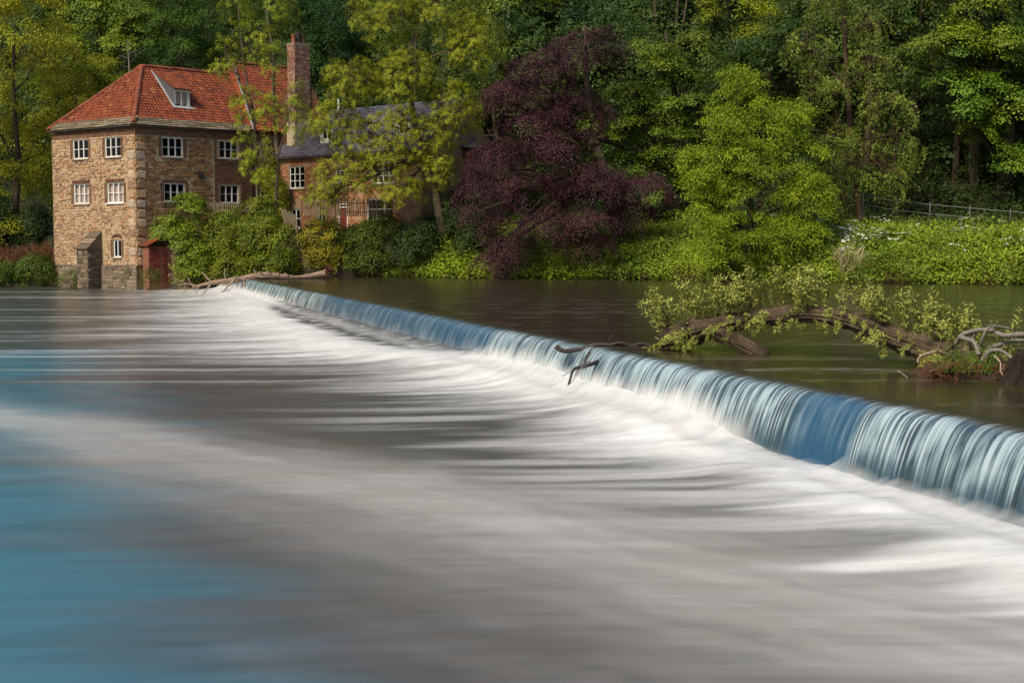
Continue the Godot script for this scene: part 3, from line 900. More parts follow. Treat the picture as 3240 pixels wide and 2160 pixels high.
# ------------------------------------------------------------------------------------------------------------------ the other houses
func build_cottages() -> void:
	var up := Vector3.UP
	var eR := Vector3(0.7413, 0, -0.6712)
	var nR := Vector3(0.6712, 0, 0.7413)
	var brick: Material = mats["brick"]
	var clay: Material = mats["clay"]
	var stone: Material = mats["mill_stone"]
	# --- dark brick house joined to the mill, with the tall chimney
	var base := Vector3(-22.6, 0, -82) + eR * 8.03
	var root := thing("brick_house", "dark brown brick house with red tiled roof and tall chimney joined to mill", "house", base)
	var h := [[0.3, 8.2, 1.15, 9.28], [0.3, 5.28, 1.1, 6.38]]
	var g := Geo.new()
	wall_sheet(g, Vector3.ZERO, eR, nR, 6.0, 2.5, 9.95, h, Color(0.2, 0.11, 0.07))
	wall_sheet(g, eR * 6.0, -nR, eR, 8.1, 2.5, 9.95, [], Color(0.2, 0.11, 0.07))
	wall_sheet(g, eR * 6.0 - nR * 8.15, -eR, -nR, 6.0, 2.5, 9.95, [], Color(0.2, 0.11, 0.07))
	var apexg := eR * 6.0 - nR * 4.08 + up * 14.75
	g.tri(eR * 6.0 + up * 9.95, eR * 6.0 - nR * 8.15 + up * 9.95, apexg, Color(0.2, 0.1, 0.065))
	part("wall", g.mesh(brick), root)
	var bl := []
	brickwork(bl, Vector3.ZERO, eR, nR, 0.0, 3.6, 6.0, 9.9, h, UMBER)
	lay(root, "brick", bl, brick)
	for w in h:
		window(root, Vector3.ZERO, eR, nR, w, 2, 2)
	var E := nR * 0.2 + up * 9.95
	var top := -nR * 4.08 + up * 14.75
	var s := (top - E).normalized()
	var n := s.cross(eR).normalized()
	if n.y < 0: n = -n
	var rl := (top - E).length()
	var rg := Geo.new()
	var tilebed := Color(0.32, 0.07, 0.03)
	rg.quad(E + eR * 0.05, E + eR * 2.5, top + eR * 5.9, top + eR * 1.05, tilebed)
	rg.quad(top + eR * 1.05, top + eR * 5.9, eR * 5.9 - nR * 8.35 + up * 9.95, -nR * 8.35 + up * 9.95, tilebed)
	rg.tri(E + eR * 0.05, top + eR * 1.05, -nR * 8.35 + up * 9.95, tilebed)
	var roof := part("roof", rg.mesh(clay), root)
	var tl := []
	tiles(tl, E, eR, s, n, PackedVector2Array([Vector2(0.05, 0), Vector2(2.5, 0), Vector2(5.9, rl), Vector2(1.15, rl)]), 0.215, 0.275, 0.05, rl - 0.1, 0.0, 6.0, [])
	lay(roof, "roof_tile", tl, clay)
	ridge(roof, top + eR * 1.0, top + eR * 5.9, up, 0.15, clay)
	var fl := Geo.new()
	fl.bar(E + eR * 0.02 + n * 0.13, E + (top - E) * 0.97 + eR * 1.02 + n * 0.13, eR, 0.11, 0.04, Color(0.42, 0.42, 0.44))
	fl.bar(E + eR * 2.45 + n * 0.1, E + (top - E) * 0.75 + eR * 5.0 + n * 0.1, eR, 0.1, 0.04, Color(0.42, 0.42, 0.44))
	part("flashing", fl.mesh(mats["lead"]), roof)
	# the gable that carries the chimney
	var gb := Geo.new()
	var gp := [Vector3(-15.338, 7.276, -88.9), Vector3(-12.127, 7.261, -88.6), Vector3(-12.089, 11.117, -88.6), Vector3(-12.929, 12.853, -88.7), Vector3(-13.659, 13.637, -88.75), Vector3(-14.464, 12.78, -88.8), Vector3(-15.299, 10.418, -88.9)]
	var gl := []
	for p in gp: gl.append(off(p, root))
	gb.poly(gl, Color(0.2, 0.11, 0.07))
	var gback := []
	for p in gl: gback.push_front(p - Vector3(0, 0, 0.35))
	gb.poly(gback, Color(0.2, 0.11, 0.07))
	for q in gl.size():
		gb.quad(gl[q], gl[q] - Vector3(0, 0, 0.35), gl[(q + 1) % gl.size()] - Vector3(0, 0, 0.35), gl[(q + 1) % gl.size()], Color(0.2, 0.11, 0.07))
	var gable := part("gable", gb.mesh(brick), root)
	var ge := ((gl[1] - gl[0]) as Vector3).normalized()
	var gn := Vector3(-ge.z, 0, ge.x)
	var raw := []
	brickwork(raw, Vector3(gl[0].x, 0, gl[0].z), ge, gn, 0.0, gl[0].y, (gl[1] - gl[0]).length(), gl[4].y, [], UMBER)
	var outline := PackedVector2Array()
	for p in gl: outline.append(Vector2((p - gl[0]).dot(ge), p.y))
	lay(gable, "brick", raw.filter(func(it): return Geometry2D.is_point_in_polygon(Vector2((it[3].origin - gl[0]).dot(ge), it[3].origin.y), outline)), brick)
	# chimney: a broad stack on the gable, rendered foot, three pots
	var ch := thing_part("chimney", root)
	var cw := eR * 0.58
	var cd := nR * 0.42
	var co := off(Vector3(-13.745, 10.049, -88.5), root)
	co.y = 0.0
	var cg := Geo.new()
	cg.box(co + up * 12.7, cw, up * 2.75, cd * -1.0, Color(0.46, 0.37, 0.29))
	cg.box(co + up * 9.8, cw * 1.1, up * 0.75, cd * -1.12, Color(0.5, 0.4, 0.28))
	cg.box(co + up * 15.5, cw * 1.05, up * 0.08, cd * -1.06, Color(0.32, 0.24, 0.17))
	part("stack", cg.mesh(brick), ch)
	var cb := []
	var reds := [Color(0.32, 0.155, 0.10), Color(0.26, 0.12, 0.08), Color(0.38, 0.21, 0.14), Color(0.19, 0.09, 0.065), Color(0.44, 0.30, 0.21)]
	brickwork(cb, co + cd - cw, eR, nR, 0, 10.55, 1.16, 15.4, [], reds)
	brickwork(cb, co + cw + cd, -nR, eR, 0, 10.55, 0.84, 15.4, [], reds)
	brickwork(cb, co - cw - cd, nR, -eR, 0, 10.55, 0.84, 15.4, [], reds)
	lay(ch, "brick", cb, brick)
	for k in 3:
		var p := Geo.new()
		var at: Vector3 = co + cw * float([0.0, -0.62, 0.6][k]) + up * 15.57
		var hh: float = [0.75, 0.55, 0.6][k]
		p.tube([at, at + up * hh * 0.8, at + up * hh * 0.82, at + up * hh * 0.9, at + up * hh * 0.92, at + up * hh], [0.15, 0.125, 0.17, 0.17, 0.13, 0.14], 9)
		part("chimney_pot", p.mesh(mat("pot_%d" % k, [lin(0.04, 0.032, 0.035), lin(0.24, 0.08, 0.045), lin(0.10, 0.05, 0.04)][k], 0.7)), ch)
	# --- slate roofed cottage
	var eC := Vector3(0.7764, 0, 0.6303)
	var nC := Vector3(-0.6303, 0, 0.7764)
	var cot := thing("cottage", "weathered orange brick cottage with purple slate roof and white windows", "cottage", Vector3(-15.37, 0, -88.2))
	var hs := [[1.45, 6.27, 2.89, 7.68], [1.6, 3.75, 2.45, 4.98], [4.04, 4.05, 4.76, 5.13], [5.98, 3.4, 6.75, 5.34], [8.4, 4.2, 10.6, 5.5], [5.68, 6.5, 6.5, 7.67], [8.86, 6.38, 10.75, 7.69]]
	var cgx := Geo.new()
	wall_sheet(cgx, Vector3.ZERO, eC, nC, 13.0, 2.2, 8.3, hs, Color(0.42, 0.255, 0.15))
	wall_sheet(cgx, eC * 13.0, -nC, eC, 7.2, 2.2, 8.3, [], Color(0.42, 0.255, 0.15))
	wall_sheet(cgx, eC * 13.0 - nC * 7.2, -eC, -nC, 13.0, 2.2, 8.3, [], Color(0.42, 0.255, 0.15))
	wall_sheet(cgx, -nC * 7.2, nC, -eC, 7.2, 2.2, 8.3, [], Color(0.42, 0.255, 0.15))
	for u in [0.0, 13.0]:
		cgx.tri(eC * u + up * 8.3, eC * u - nC * 7.2 + up * 8.3, eC * u - nC * 3.6 + up * 11.5, Color(0.42, 0.255, 0.15))
	part("wall", cgx.mesh(stone), cot)
	var cbr := []
	brickwork(cbr, Vector3.ZERO, eC, nC, 0, 3.2, 13.0, 8.2, hs, RUSSET, 0.42)
	lay(cot, "brick", cbr, brick)
	window(cot, Vector3.ZERO, eC, nC, hs[0], 3, 3)
	window(cot, Vector3.ZERO, eC, nC, hs[1], 2, 2)
	window(cot, Vector3.ZERO, eC, nC, hs[2], 2, 2)
	window(cot, Vector3.ZERO, eC, nC, hs[4], 3, 2)
	window(cot, Vector3.ZERO, eC, nC, hs[5], 2, 3)
	window(cot, Vector3.ZERO, eC, nC, hs[6], 4, 3)
	var dr := Geo.new()
	dr.box(eC * 6.365 + up * 4.2 - nC * 0.12, eC * 0.37, up * 0.78, nC * 0.03)
	var door := part("door", dr.mesh(mat("red_paint", lin(0.16, 0.03, 0.022), 0.5)), cot)
	var df := Geo.new()
	for q in [-0.36, 0.36]:
		df.box(eC * (6.365 + q) + up * 4.4 - nC * 0.06, eC * 0.04, up * 0.94, nC * 0.05)
	df.box(eC * 6.365 + up * 5.25 - nC * 0.06, eC * 0.32, up * 0.07, nC * 0.05)
	df.box(eC * 6.365 + up * 5.02 - nC * 0.06, eC * 0.32, up * 0.04, nC * 0.045)
	part("door_frame", df.mesh(mats["white_paint"]), door)
	var E3 := nC * 0.25 + up * 8.25
	var top3 := -nC * 3.6 + up * 11.5
	var s3 := (top3 - E3).normalized()
	var n3 := eC.cross(s3).normalized()
	if n3.y < 0: n3 = -n3
	var l3 := (top3 - E3).length()
	var rg3 := Geo.new()
	rg3.quad(E3 - eC * 0.15, E3 + eC * 13.2, top3 + eC * 13.2, top3 - eC * 0.15, Color(0.06, 0.05, 0.06))
	rg3.quad(top3 - eC * 0.15, top3 + eC * 13.2, eC * 13.2 - nC * 7.45 + up * 8.25, -nC * 7.45 - eC * 0.15 + up * 8.25, Color(0.06, 0.05, 0.06))
	var slm := grained("slate", Color.WHITE, 0.55, 1.4, 0.7, 1.2, 0.8, 0.4)
	var roof3 := part("roof", rg3.mesh(slm), cot)
	var sl := []
	slabs(sl, E3, eC, s3, n3, PackedVector2Array([Vector2(-0.2, -0.1), Vector2(13.3, -0.1), Vector2(13.3, l3), Vector2(-0.2, l3)]), int(l3 / 0.2), 0.2, 0.26, 0.34, 0.022, -0.1, 13.1, SLATE, 0.0, [[3.55, 1.25, 4.75, 3.4], [10.2, 1.4, 11.4, 3.5]])
	lay(roof3, "slate", sl, slm)
	for u in [3.6, 10.25]:                           # two white dormers
		var A: Vector3 = E3 + eC * u + s3 * 1.3
		var D: Vector3 = A + eC * 1.1
		var T: Vector3 = E3 + eC * u + s3 * 3.6
		var dm := Geo.new()
		var hgt := 1.0
		wall_sheet(dm, A, eC, nC, 1.1, 0.0, hgt, [[0.12, 0.2, 0.98, 0.9]], Color(0.75, 0.75, 0.73))
		dm.tri(A, A + up * hgt, T, Color(0.75, 0.75, 0.73)); dm.tri(D, T + eC * 1.1, D + up * hgt, Color(0.75, 0.75, 0.73))
		dm.quad(A + up * hgt + nC * 0.12 - eC * 0.06, D + up * hgt + nC * 0.12 + eC * 0.06, T + eC * 1.16, T - eC * 0.06, Color(0.1, 0.09, 0.11))
		var dn := part("dormer", dm.mesh(mats["white_paint"]), cot)
		window(dn, A, eC, nC, [0.12, 0.2, 0.98, 0.9], 2, 1, false, false, true)
	var g3 := Geo.new()
	g3.tube([E3 - eC * 0.15 - up * 0.08, E3 + eC * 13.2 - up * 0.08], [0.055, 0.055], 6)
	part("gutter", g3.mesh(mat("iron", lin(0.05, 0.04, 0.035), 0.6)), cot)
	var vp := Geo.new()
	vp.tube([top3 + eC * 2.6 - s3 * 0.4, top3 + eC * 2.6 - s3 * 0.4 + up * 0.9], [0.07, 0.07], 6)
	part("vent_pipe", vp.mesh(mats["lead"]), roof3)
	# --- last house of the row, mostly behind leaves
	var hb := thing("terrace_house", "shaded brick house with slate roof beyond the cottage, behind leaves", "house", Vector3(-4.9, 0, -82.4))
	var eH := Vector3(0.98, 0, -0.199)
	var nH := Vector3(0.199, 0, 0.98)
	var hw := [[0.9, 4.4, 1.7, 5.7], [0.9, 6.6, 1.7, 7.7]]
	var hg := Geo.new()
	wall_sheet(hg, Vector3.ZERO, eH, nH, 2.6, 2.4, 8.6, hw, Color(0.2, 0.1, 0.065))
	wall_sheet(hg, eH * 2.6, -nH, eH, 6.5, 2.4, 8.6, [], Color(0.2, 0.1, 0.065))
	wall_sheet(hg, -nH * 6.5, nH, -eH, 6.5, 2.4, 8.6, [], Color(0.2, 0.1, 0.065))
	wall_sheet(hg, eH * 2.6 - nH * 6.5, -eH, -nH, 2.6, 2.4, 8.6, [], Color(0.2, 0.1, 0.065))
	for u in [0.0, 2.6]:
		hg.tri(eH * u + up * 8.6, eH * u - nH * 6.5 + up * 8.6, eH * u - nH * 3.25 + up * 11.2, Color(0.2, 0.1, 0.065))
	part("wall", hg.mesh(brick), hb)
	var hbr := []
	brickwork(hbr, Vector3.ZERO, eH, nH, 0, 3.2, 2.6, 8.55, hw, UMBER)
	lay(hb, "brick", hbr, brick)
	for w in hw: window(hb, Vector3.ZERO, eH, nH, w, 2, 2)
	var E4 := nH * 0.2 + up * 8.55
	var T4 := -nH * 3.25 + up * 11.25
	var s4 := (T4 - E4).normalized()
	var n4 := eH.cross(s4).normalized()
	if n4.y < 0: n4 = -n4
	var rg4 := Geo.new()
	rg4.quad(E4 - eH * 0.15, E4 + eH * 2.75, T4 + eH * 2.75, T4 - eH * 0.15, Color(0.06, 0.05, 0.06))
	rg4.quad(T4 - eH * 0.15, T4 + eH * 2.75, eH * 2.75 - nH * 6.7 + up * 8.55, -nH * 6.7 - eH * 0.15 + up * 8.55, Color(0.06, 0.05, 0.06))
	var roof4 := part("roof", rg4.mesh(slm), hb)
	var sl4 := []
	var l4 := (T4 - E4).length()
	slabs(sl4, E4, eH, s4, n4, PackedVector2Array([Vector2(-0.2, -0.1), Vector2(2.8, -0.1), Vector2(2.8, l4), Vector2(-0.2, l4)]), int(l4 / 0.2), 0.2, 0.26, 0.34, 0.022, -0.1, 2.6, SLATE)
	lay(roof4, "slate", sl4, slm)

func thing_part(called: String, parent: Node3D) -> Node3D:
	var o := Node3D.new()
	o.name = called
	parent.add_child(o, true)
	return o

func build_walls_and_fences() -> void:
	var up := Vector3.UP
	# --- stone retaining wall under the gardens
	var root := thing("retaining_wall", "old stone block retaining wall along the water under the ivy", "wall", Vector3(-15, 0, -79.5))
	var stone: Material = mats["mill_stone"]
	var pal := [Color(0.20, 0.15, 0.105), Color(0.16, 0.12, 0.085), Color(0.25, 0.19, 0.13), Color(0.12, 0.10, 0.075)]
	var g := Geo.new()
	var list := []
	var pts := [Vector3(-20.2, 0, -80.9), Vector3(-14.8, 0, -79.3), Vector3(-6.8, 0, -78.2)]
	for k in 2:
		var e := (pts[k + 1] - pts[k] as Vector3).normalized()
		var n := Vector3(-e.z, 0, e.x)
		var w := (pts[k + 1] - pts[k] as Vector3).length()
		var o := off(pts[k], root)
		g.box(o + e * w / 2 + up * 1.15 - n * 0.3, e * w / 2, up * 2.2, n * 0.3, Color(0.13, 0.105, 0.075))
		rubble(list, o, e, n, w, 0.0, 3.3, [], pal, 2.3, 0.03)
	part("core", g.mesh(stone), root)
	lay(root, "stone", list, stone)
	# --- paling fences
	var wood := grained("grey_wood", lin(0.27, 0.205, 0.14), 0.95, 2.5, 0.55, 1.25, 1.0)
	paling("picket_fence", "weathered grey picket fence along the cottage garden above the ivy", wood, Vector3(-12.248, 4.419, -79), Vector3(-5.298, 4.263, -78.7), 1.0, 0.125)
	paling("picket_fence", "low weathered picket fence under the dark brick windows", wood, Vector3(-18.3, 4.695, -82.2), Vector3(-15.208, 4.538, -82.2), 0.55, 0.13)
	# --- fence panel that has slipped and leans over the ivy
	var pan := thing("leaning_fence_panel", "broken wooden fence panel leaning outward over the ivy", "fence", Vector3(-12.661, 3.762, -78.7))
	var a := Vector3(-0.55, 1.0, 0.0)
	for q in 6:
		var b := Geo.new()
		var f := Vector3(-0.42 + q * 0.15, 0.25 - q * 0.07, 0.02)
		b.box(f + Vector3(-0.12, 0.36, 0), Vector3(0.045, 0.012, 0), Vector3(-0.13, 0.46, 0.02), Vector3(0, 0, 0.012))
		part("picket", b.mesh(wood), pan)
	for q in 3:
		var b := Geo.new()
		var y := 0.1 + q * 0.26
		b.bar(Vector3(-0.5 - y * 0.28, y + 0.33, -0.02), Vector3(0.38 - y * 0.28, y - 0.1, -0.02), up, 0.06, 0.03)
		part("rail", b.mesh(wood), pan)
	var post := Geo.new()
	post.bar(Vector3(0.3, -1.1, 0.05), Vector3(0.22, 0.35, 0.03), Vector3.RIGHT, 0.08, 0.08)
	part("post", post.mesh(wood), pan)
	# --- iron railing along the path
	var iron := mat("rail_iron", lin(0.13, 0.135, 0.135), 0.45, 0.5)
	var tops := [Vector3(19.105, 5.425, -74.2), Vector3(20.626, 5.111, -73.2), Vector3(22.151, 4.898, -72.3), Vector3(23.907, 4.685, -71.2), Vector3(25.621, 4.477, -70.1), Vector3(27.292, 4.275, -69), Vector3(28.941, 4.08, -68)]
	var rl := thing("metal_railing", "thin metal railing with two rails beside the riverside path", "railing", tops[0])
	for k in tops.size():
		var p := Geo.new()
		var t := off(tops[k], rl)
		var base := ground(tops[k].x, -tops[k].z) - rl.position.y - 0.1
		p.tube([Vector3(t.x, base, t.z), t, t + up * 0.03, t + up * 0.08], [0.03, 0.03, 0.045, 0.02], 7)
		part("post", p.mesh(iron), rl)
		if k:
			var u := off(tops[k - 1], rl)
			for h in [0.06, 0.55]:
				var r := Geo.new()
				r.tube([u - up * h, t - up * h], [0.018, 0.018], 6)
				part("rail", r.mesh(iron), rl)

func paling(called: String, label: String, wood: Material, a: Vector3, b: Vector3, high: float, gap: float) -> void:
	var root := thing(called, label, "fence", a, "picket fences on the terrace")
	var l := b - a
	var e := l.normalized()
	var n := Vector3(-e.z, 0, e.x).normalized()
	var k := int(l.length() / gap)
	for q in k + 1:
		if rng.randf() < 0.06: continue
		var g := Geo.new()
		var o := e * gap * q + n * 0.03
		var h := high * rng.randf_range(0.88, 1.08)
		var lean := e * rng.randf_range(-0.05, 0.05)
		var w := 0.032
		g.box(o + (Vector3.UP + lean) * h / 2, e * w, (Vector3.UP + lean) * h / 2, n * 0.011)
		g.poly([o + (Vector3.UP + lean) * h - e * w + n * 0.011, o + (Vector3.UP + lean) * h + e * w + n * 0.011, o + (Vector3.UP + lean) * (h + 0.05) + n * 0.011])
		part("picket", g.mesh(wood), root)
	for h in [0.25, 0.75]:
		var r := Geo.new()
		r.bar(Vector3.UP * high * h, l + Vector3.UP * high * h, Vector3.UP, 0.07, 0.035)
		part("rail", r.mesh(wood), root)
	for q in int(l.length() / 2.0) + 1:
		var p := Geo.new()
		p.bar(e * 2.0 * q - n * 0.05 - Vector3.UP * 0.9, e * 2.0 * q - n * 0.05 + Vector3.UP * high * 0.95, e, 0.09, 0.09)
		part("post", p.mesh(wood), root)

# ------------------------------------------------------------------------------------------------------------------ plants
var clump_meshes := {}

func leaf_mat(key: String, through := 0.45) -> StandardMaterial3D:
	if mats.has(key): return mats[key]
	var m := mat(key, Color.WHITE, 0.55, 0.3)
	m.backlight_enabled = true
	m.backlight = Color(through, through, through * 0.8)
	return m

func leaf(g: Geo, at: Vector3, dir: Vector3, nrm: Vector3, l: float, w: float, col: Color) -> void:
	var side := dir.cross(nrm).normalized()
	var m := at + dir * l * 0.45 + nrm * w * 0.12
	var tip := at + dir * l - nrm * l * 0.12
	g.quad(at, m + side * w * 0.5, tip, m - side * w * 0.5, col)

# a handful of leaves round a twig end; y is the outward direction of the clump
func clump(kind: String, which: int) -> ArrayMesh:
	var key := "%s_%d" % [kind, which]
	if clump_meshes.has(key): return clump_meshes[key]
	var r := RandomNumberGenerator.new()
	r.seed = key.hash()
	var g := Geo.new()
	var rv := func(k: float) -> Vector3: return Vector3(r.randf_range(-k, k), r.randf_range(-k, k), r.randf_range(-k, k))
	match kind:
		"broad":                                      # sycamore, maple: big flat leaves in shelves
			for q in 58:
				var p := Vector3(r.randfn(0, 0.23), r.randfn(0, 0.09), r.randfn(0, 0.23))
				var nr: Vector3 = (Vector3.UP + rv.call(0.4) + p * 1.2).normalized()
				var d: Vector3 = (p * 1.5 + rv.call(0.6) - Vector3.UP * 0.25).normalized()
				d = (d - nr * d.dot(nr)).normalized()
				var v := r.randf_range(0.85, 1.15)
				leaf(g, p, d, nr, r.randf_range(0.08, 0.15), r.randf_range(0.07, 0.12), Color(v * r.randf_range(0.9, 1.1), v, v))
		"small":                                      # beech: many little leaves in a drooping spray
			for q in 80:
				var t := r.randf()
				var p := Vector3(r.randfn(0, 0.17), -0.35 * t * t + r.randfn(0, 0.05), t * 0.75 - 0.2 + r.randfn(0, 0.06))
				var nr: Vector3 = (Vector3.UP + rv.call(0.6)).normalized()
				var d: Vector3 = (Vector3(0, -0.5, 0.7) + rv.call(0.7)).normalized()
				d = (d - nr * d.dot(nr)).normalized()
				var v := r.randf_range(0.6, 1.35)
				leaf(g, p, d, nr, r.randf_range(0.055, 0.09), r.randf_range(0.035, 0.055), Color(v * r.randf_range(0.9, 1.15), v, v))
		"droop":                                      # cherry: leaves hanging from a thin drooping twig
			for q in 48:
				var t := q / 48.0
				var p: Vector3 = Vector3(r.randfn(0, 0.05), -0.5 * t * t, t * 0.95 - 0.2) + rv.call(0.05)
				var d: Vector3 = (Vector3.DOWN + rv.call(0.55)).normalized()
				var nr: Vector3 = (Vector3(r.randf_range(-1, 1), 0.5, r.randf_range(-1, 1))).normalized()
				nr = (nr - d * nr.dot(d)).normalized()
				var v := r.randf_range(0.7, 1.3)
				leaf(g, p, d, nr, r.randf_range(0.08, 0.14), r.randf_range(0.03, 0.048), Color(v, v, v))
		"narrow":                                     # ash, willow: long leaflets swept outward and down
			for q in 72:
				var p := Vector3(r.randfn(0, 0.2), r.randfn(0, 0.11), r.randfn(0, 0.2))
				var d: Vector3 = (p * 2.0 + rv.call(0.5) - Vector3.UP * 0.35).normalized()
				var nr: Vector3 = (Vector3.UP + rv.call(0.7)).normalized()
				nr = (nr - d * nr.dot(d)).normalized()
				var v := r.randf_range(0.7, 1.25)
				leaf(g, p, d, nr, r.randf_range(0.09, 0.17), r.randf_range(0.035, 0.055), Color(v * r.randf_range(0.92, 1.1), v, v))
		"tuft":                                       # small bright leaf rosettes on bare twigs
			for q in 26:
				var an := r.randf() * TAU
				var d: Vector3 = Vector3(cos(an), r.randf_range(-0.35, 0.5), sin(an)).normalized()
				var nr: Vector3 = (Vector3.UP + rv.call(0.5)).normalized()
				nr = (nr - d * nr.dot(d)).normalized()
				var v := r.randf_range(0.75, 1.25)
				leaf(g, rv.call(0.16), d, nr, r.randf_range(0.07, 0.13), r.randf_range(0.045, 0.07), Color(v * r.randf_range(0.92, 1.1), v, v))
		"ivy":                                        # leaves overlapping like scales, facing outward
			for q in 26:
				var p := Vector3(r.randfn(0, 0.2), r.randfn(0, 0.05), r.randfn(0, 0.2))
				var nr: Vector3 = (Vector3.UP + rv.call(0.5)).normalized()
				var d: Vector3 = (rv.call(1.0) as Vector3).normalized()
				d = (d - nr * d.dot(nr)).normalized()
				var v := r.randf_range(0.6, 1.3)
				if r.randf() < 0.07: v *= 1.7
				leaf(g, p, d, nr, r.randf_range(0.09, 0.14), r.randf_range(0.08, 0.12), Color(v * r.randf_range(0.9, 1.2), v, v))
		"weed":                                       # nettles and docks: upright stems with leaves at all heights
			for q in 24:
				var t := r.randf()
				var p := Vector3(r.randfn(0, 0.16), t * 0.55, r.randfn(0, 0.16))
				var an := r.randf() * TAU
				var d := Vector3(cos(an), r.randf_range(-0.4, 0.3), sin(an)).normalized()
				var nr: Vector3 = (Vector3.UP + rv.call(0.6)).normalized()
				nr = (nr - d * nr.dot(d)).normalized()
				var v := r.randf_range(0.65, 1.3)
				leaf(g, p, d, nr, r.randf_range(0.09, 0.17), r.randf_range(0.05, 0.09), Color(v * r.randf_range(0.85, 1.2), v, v))
		"blade":                                      # grass and dead stalks
			for q in 16:
				var p := Vector3(r.randfn(0, 0.12), -0.05, r.randfn(0, 0.12))
				var d: Vector3 = (Vector3.UP + rv.call(0.55)).normalized()
				var s := d.cross(Vector3(r.randf_range(-1, 1), 0.1, r.randf_range(-1, 1))).normalized()
				var l := r.randf_range(0.3, 0.75)
				var v := r.randf_range(0.7, 1.25)
				var mid := p + d * l * 0.55
				var tip: Vector3 = p + d * l + rv.call(0.12) - Vector3.UP * 0.08
				g.quad(p - s * 0.008, p + s * 0.008, mid + s * 0.007, mid - s * 0.007, Color(v, v, v))
				g.tri(mid - s * 0.007, mid + s * 0.007, tip, Color(v, v, v))
		"umbel":                                      # cow parsley: flat white flower heads on thin stalks
			for q in 5:
				var top := Vector3(r.randfn(0, 0.16), r.randf_range(0.65, 0.95), r.randfn(0, 0.16))
				var s := Vector3(0.004, 0, 0.002)
				g.quad(Vector3.ZERO - s, s, top + s, top - s, Color(0.12, 0.22, 0.05))
				for k in 9:
					var c := top + Vector3(r.randf_range(-0.08, 0.08), r.randf_range(0, 0.03), r.randf_range(-0.08, 0.08))
					var a := r.randf() * TAU
					var x := Vector3(cos(a), r.randf_range(-0.3, 0.3), sin(a)) * 0.022
					var y := x.cross(Vector3.UP + rv.call(0.4))
					g.quad(c - x - y, c + x - y, c + x + y, c - x + y, Color(0.75, 0.75, 0.7))
	var m := leaf_mat("petal" if kind == "umbel" else "dry_stalk" if kind == "blade" else "leaf", 0.3 if kind in ["ivy", "umbel"] else 0.5)
	clump_meshes[key] = g.mesh(m)
	return clump_meshes[key]

class Spread:                                      # collects copies of clumps, one MultiMesh for each of two shapes
	var buf := [PackedFloat32Array(), PackedFloat32Array()]
	func put(which: int, b: Basis, o: Vector3, c: Color) -> void:
		buf[which].append_array(PackedFloat32Array([b.x.x, b.y.x, b.z.x, o.x, b.x.y, b.y.y, b.z.y, o.y, b.x.z, b.y.z, b.z.z, o.z, c.r, c.g, c.b, 1.0]))

func scatter_part(called: String, sp: Spread, kind: String, parent: Node, loose := true) -> void:
	for w in 2:
		var count: int = sp.buf[w].size() / 16
		if count == 0: continue
		var mm := MultiMesh.new()
		mm.transform_format = MultiMesh.TRANSFORM_3D
		mm.use_colors = true
		mm.mesh = clump(kind, w)
		mm.instance_count = count
		mm.buffer = sp.buf[w]
		var o := MultiMeshInstance3D.new()
		o.name = called
		o.multimesh = mm
		if loose: o.set_meta("kind", "stuff")
		parent.add_child(o, true)

func facing(y: Vector3, out: Vector3, turn := 0.0) -> Basis:       # y outward, z roughly along out
	var z := out - y * out.dot(y)
	z = z.normalized() if z.length() > 1e-3 else y.cross(Vector3.RIGHT).normalized()
	if turn != 0.0: z = z.rotated(y, turn)
	return Basis(y.cross(z), y, z)

func mixed(a: Color, b: Color, spread := 0.22) -> Color:
	var k := rng.randf()
	var c := a.lerp(b, k)
	var v := rng.randf_range(1.0 - spread, 1.0 + spread)
	return Color(c.r * v, c.g * v, c.b * v)

# leaves over the outside of a set of ellipsoids [centre, radii], in shelves (pads) with gaps between them
func leafage(sp: Spread, lobes: Array, root: Node3D, colA: Color, colB: Color, density: float, pad := 0.9, flat := 0.9, scale := 1.0, inner := 0.12, sag := 0.3) -> void:
	for li in lobes.size():
		var c: Vector3 = lobes[li][0]
		var r: Vector3 = lobes[li][1]
		var area := 4.0 * PI * pow((pow(r.x * r.y, 1.6) + pow(r.x * r.z, 1.6) + pow(r.y * r.z, 1.6)) / 3.0, 1.0 / 1.6)
		var pads := int(area * density / (pad * pad))
		for q in pads:
			var d := Vector3(rng.randfn(), rng.randfn(), rng.randfn()).normalized()
			if d.z < -0.25 and rng.randf() < 0.75: continue
			if d.y < -0.5 and rng.randf() < 0.5: continue
			var depth := rng.randf_range(0.80, 1.04)
			if rng.randf() < inner: depth = rng.randf_range(0.45, 0.75)
			var o := c + r * d * depth
			var hidden := false
			for lj in lobes.size():
				if lj != li and ((o - lobes[lj][0]) / (lobes[lj][1] as Vector3)).length() < 0.72:
					hidden = true
					break
			if hidden: continue
			var out := (d / r).normalized()
			var y := (out * 0.75 + Vector3.UP * flat + Vector3(rng.randfn(), rng.randfn(), rng.randfn()) * 0.18).normalized()
			var pr := pad * rng.randf_range(0.55, 1.15)
			var tint := mixed(colA, colB, 0.26)
			var b0 := facing(y, out)
			var k := maxi(2, int(5.5 * pr * pr / (0.55 * scale * scale)))
			for e in k:
				var an := rng.randf() * TAU
				var rr := sqrt(rng.randf()) * pr
				var p := o + b0.x * cos(an) * rr + b0.z * sin(an) * rr * 0.85 - y * sag * rr * rr / pr + y * rng.randfn(0, 0.07)
				var yy := (y + b0.x * cos(an) * 0.3 * rr / pr + b0.z * sin(an) * 0.3 * rr / pr + Vector3(rng.randfn(), 0, rng.randfn()) * 0.15).normalized()
				var b := facing(yy, out + b0.x * cos(an) * 0.7 + b0.z * sin(an) * 0.7, rng.randf_range(-0.4, 0.4))
				sp.put(rng.randi() % 2, b * (scale * rng.randf_range(0.8, 1.25)), off(p, root), mixed(tint, tint, 0.12))

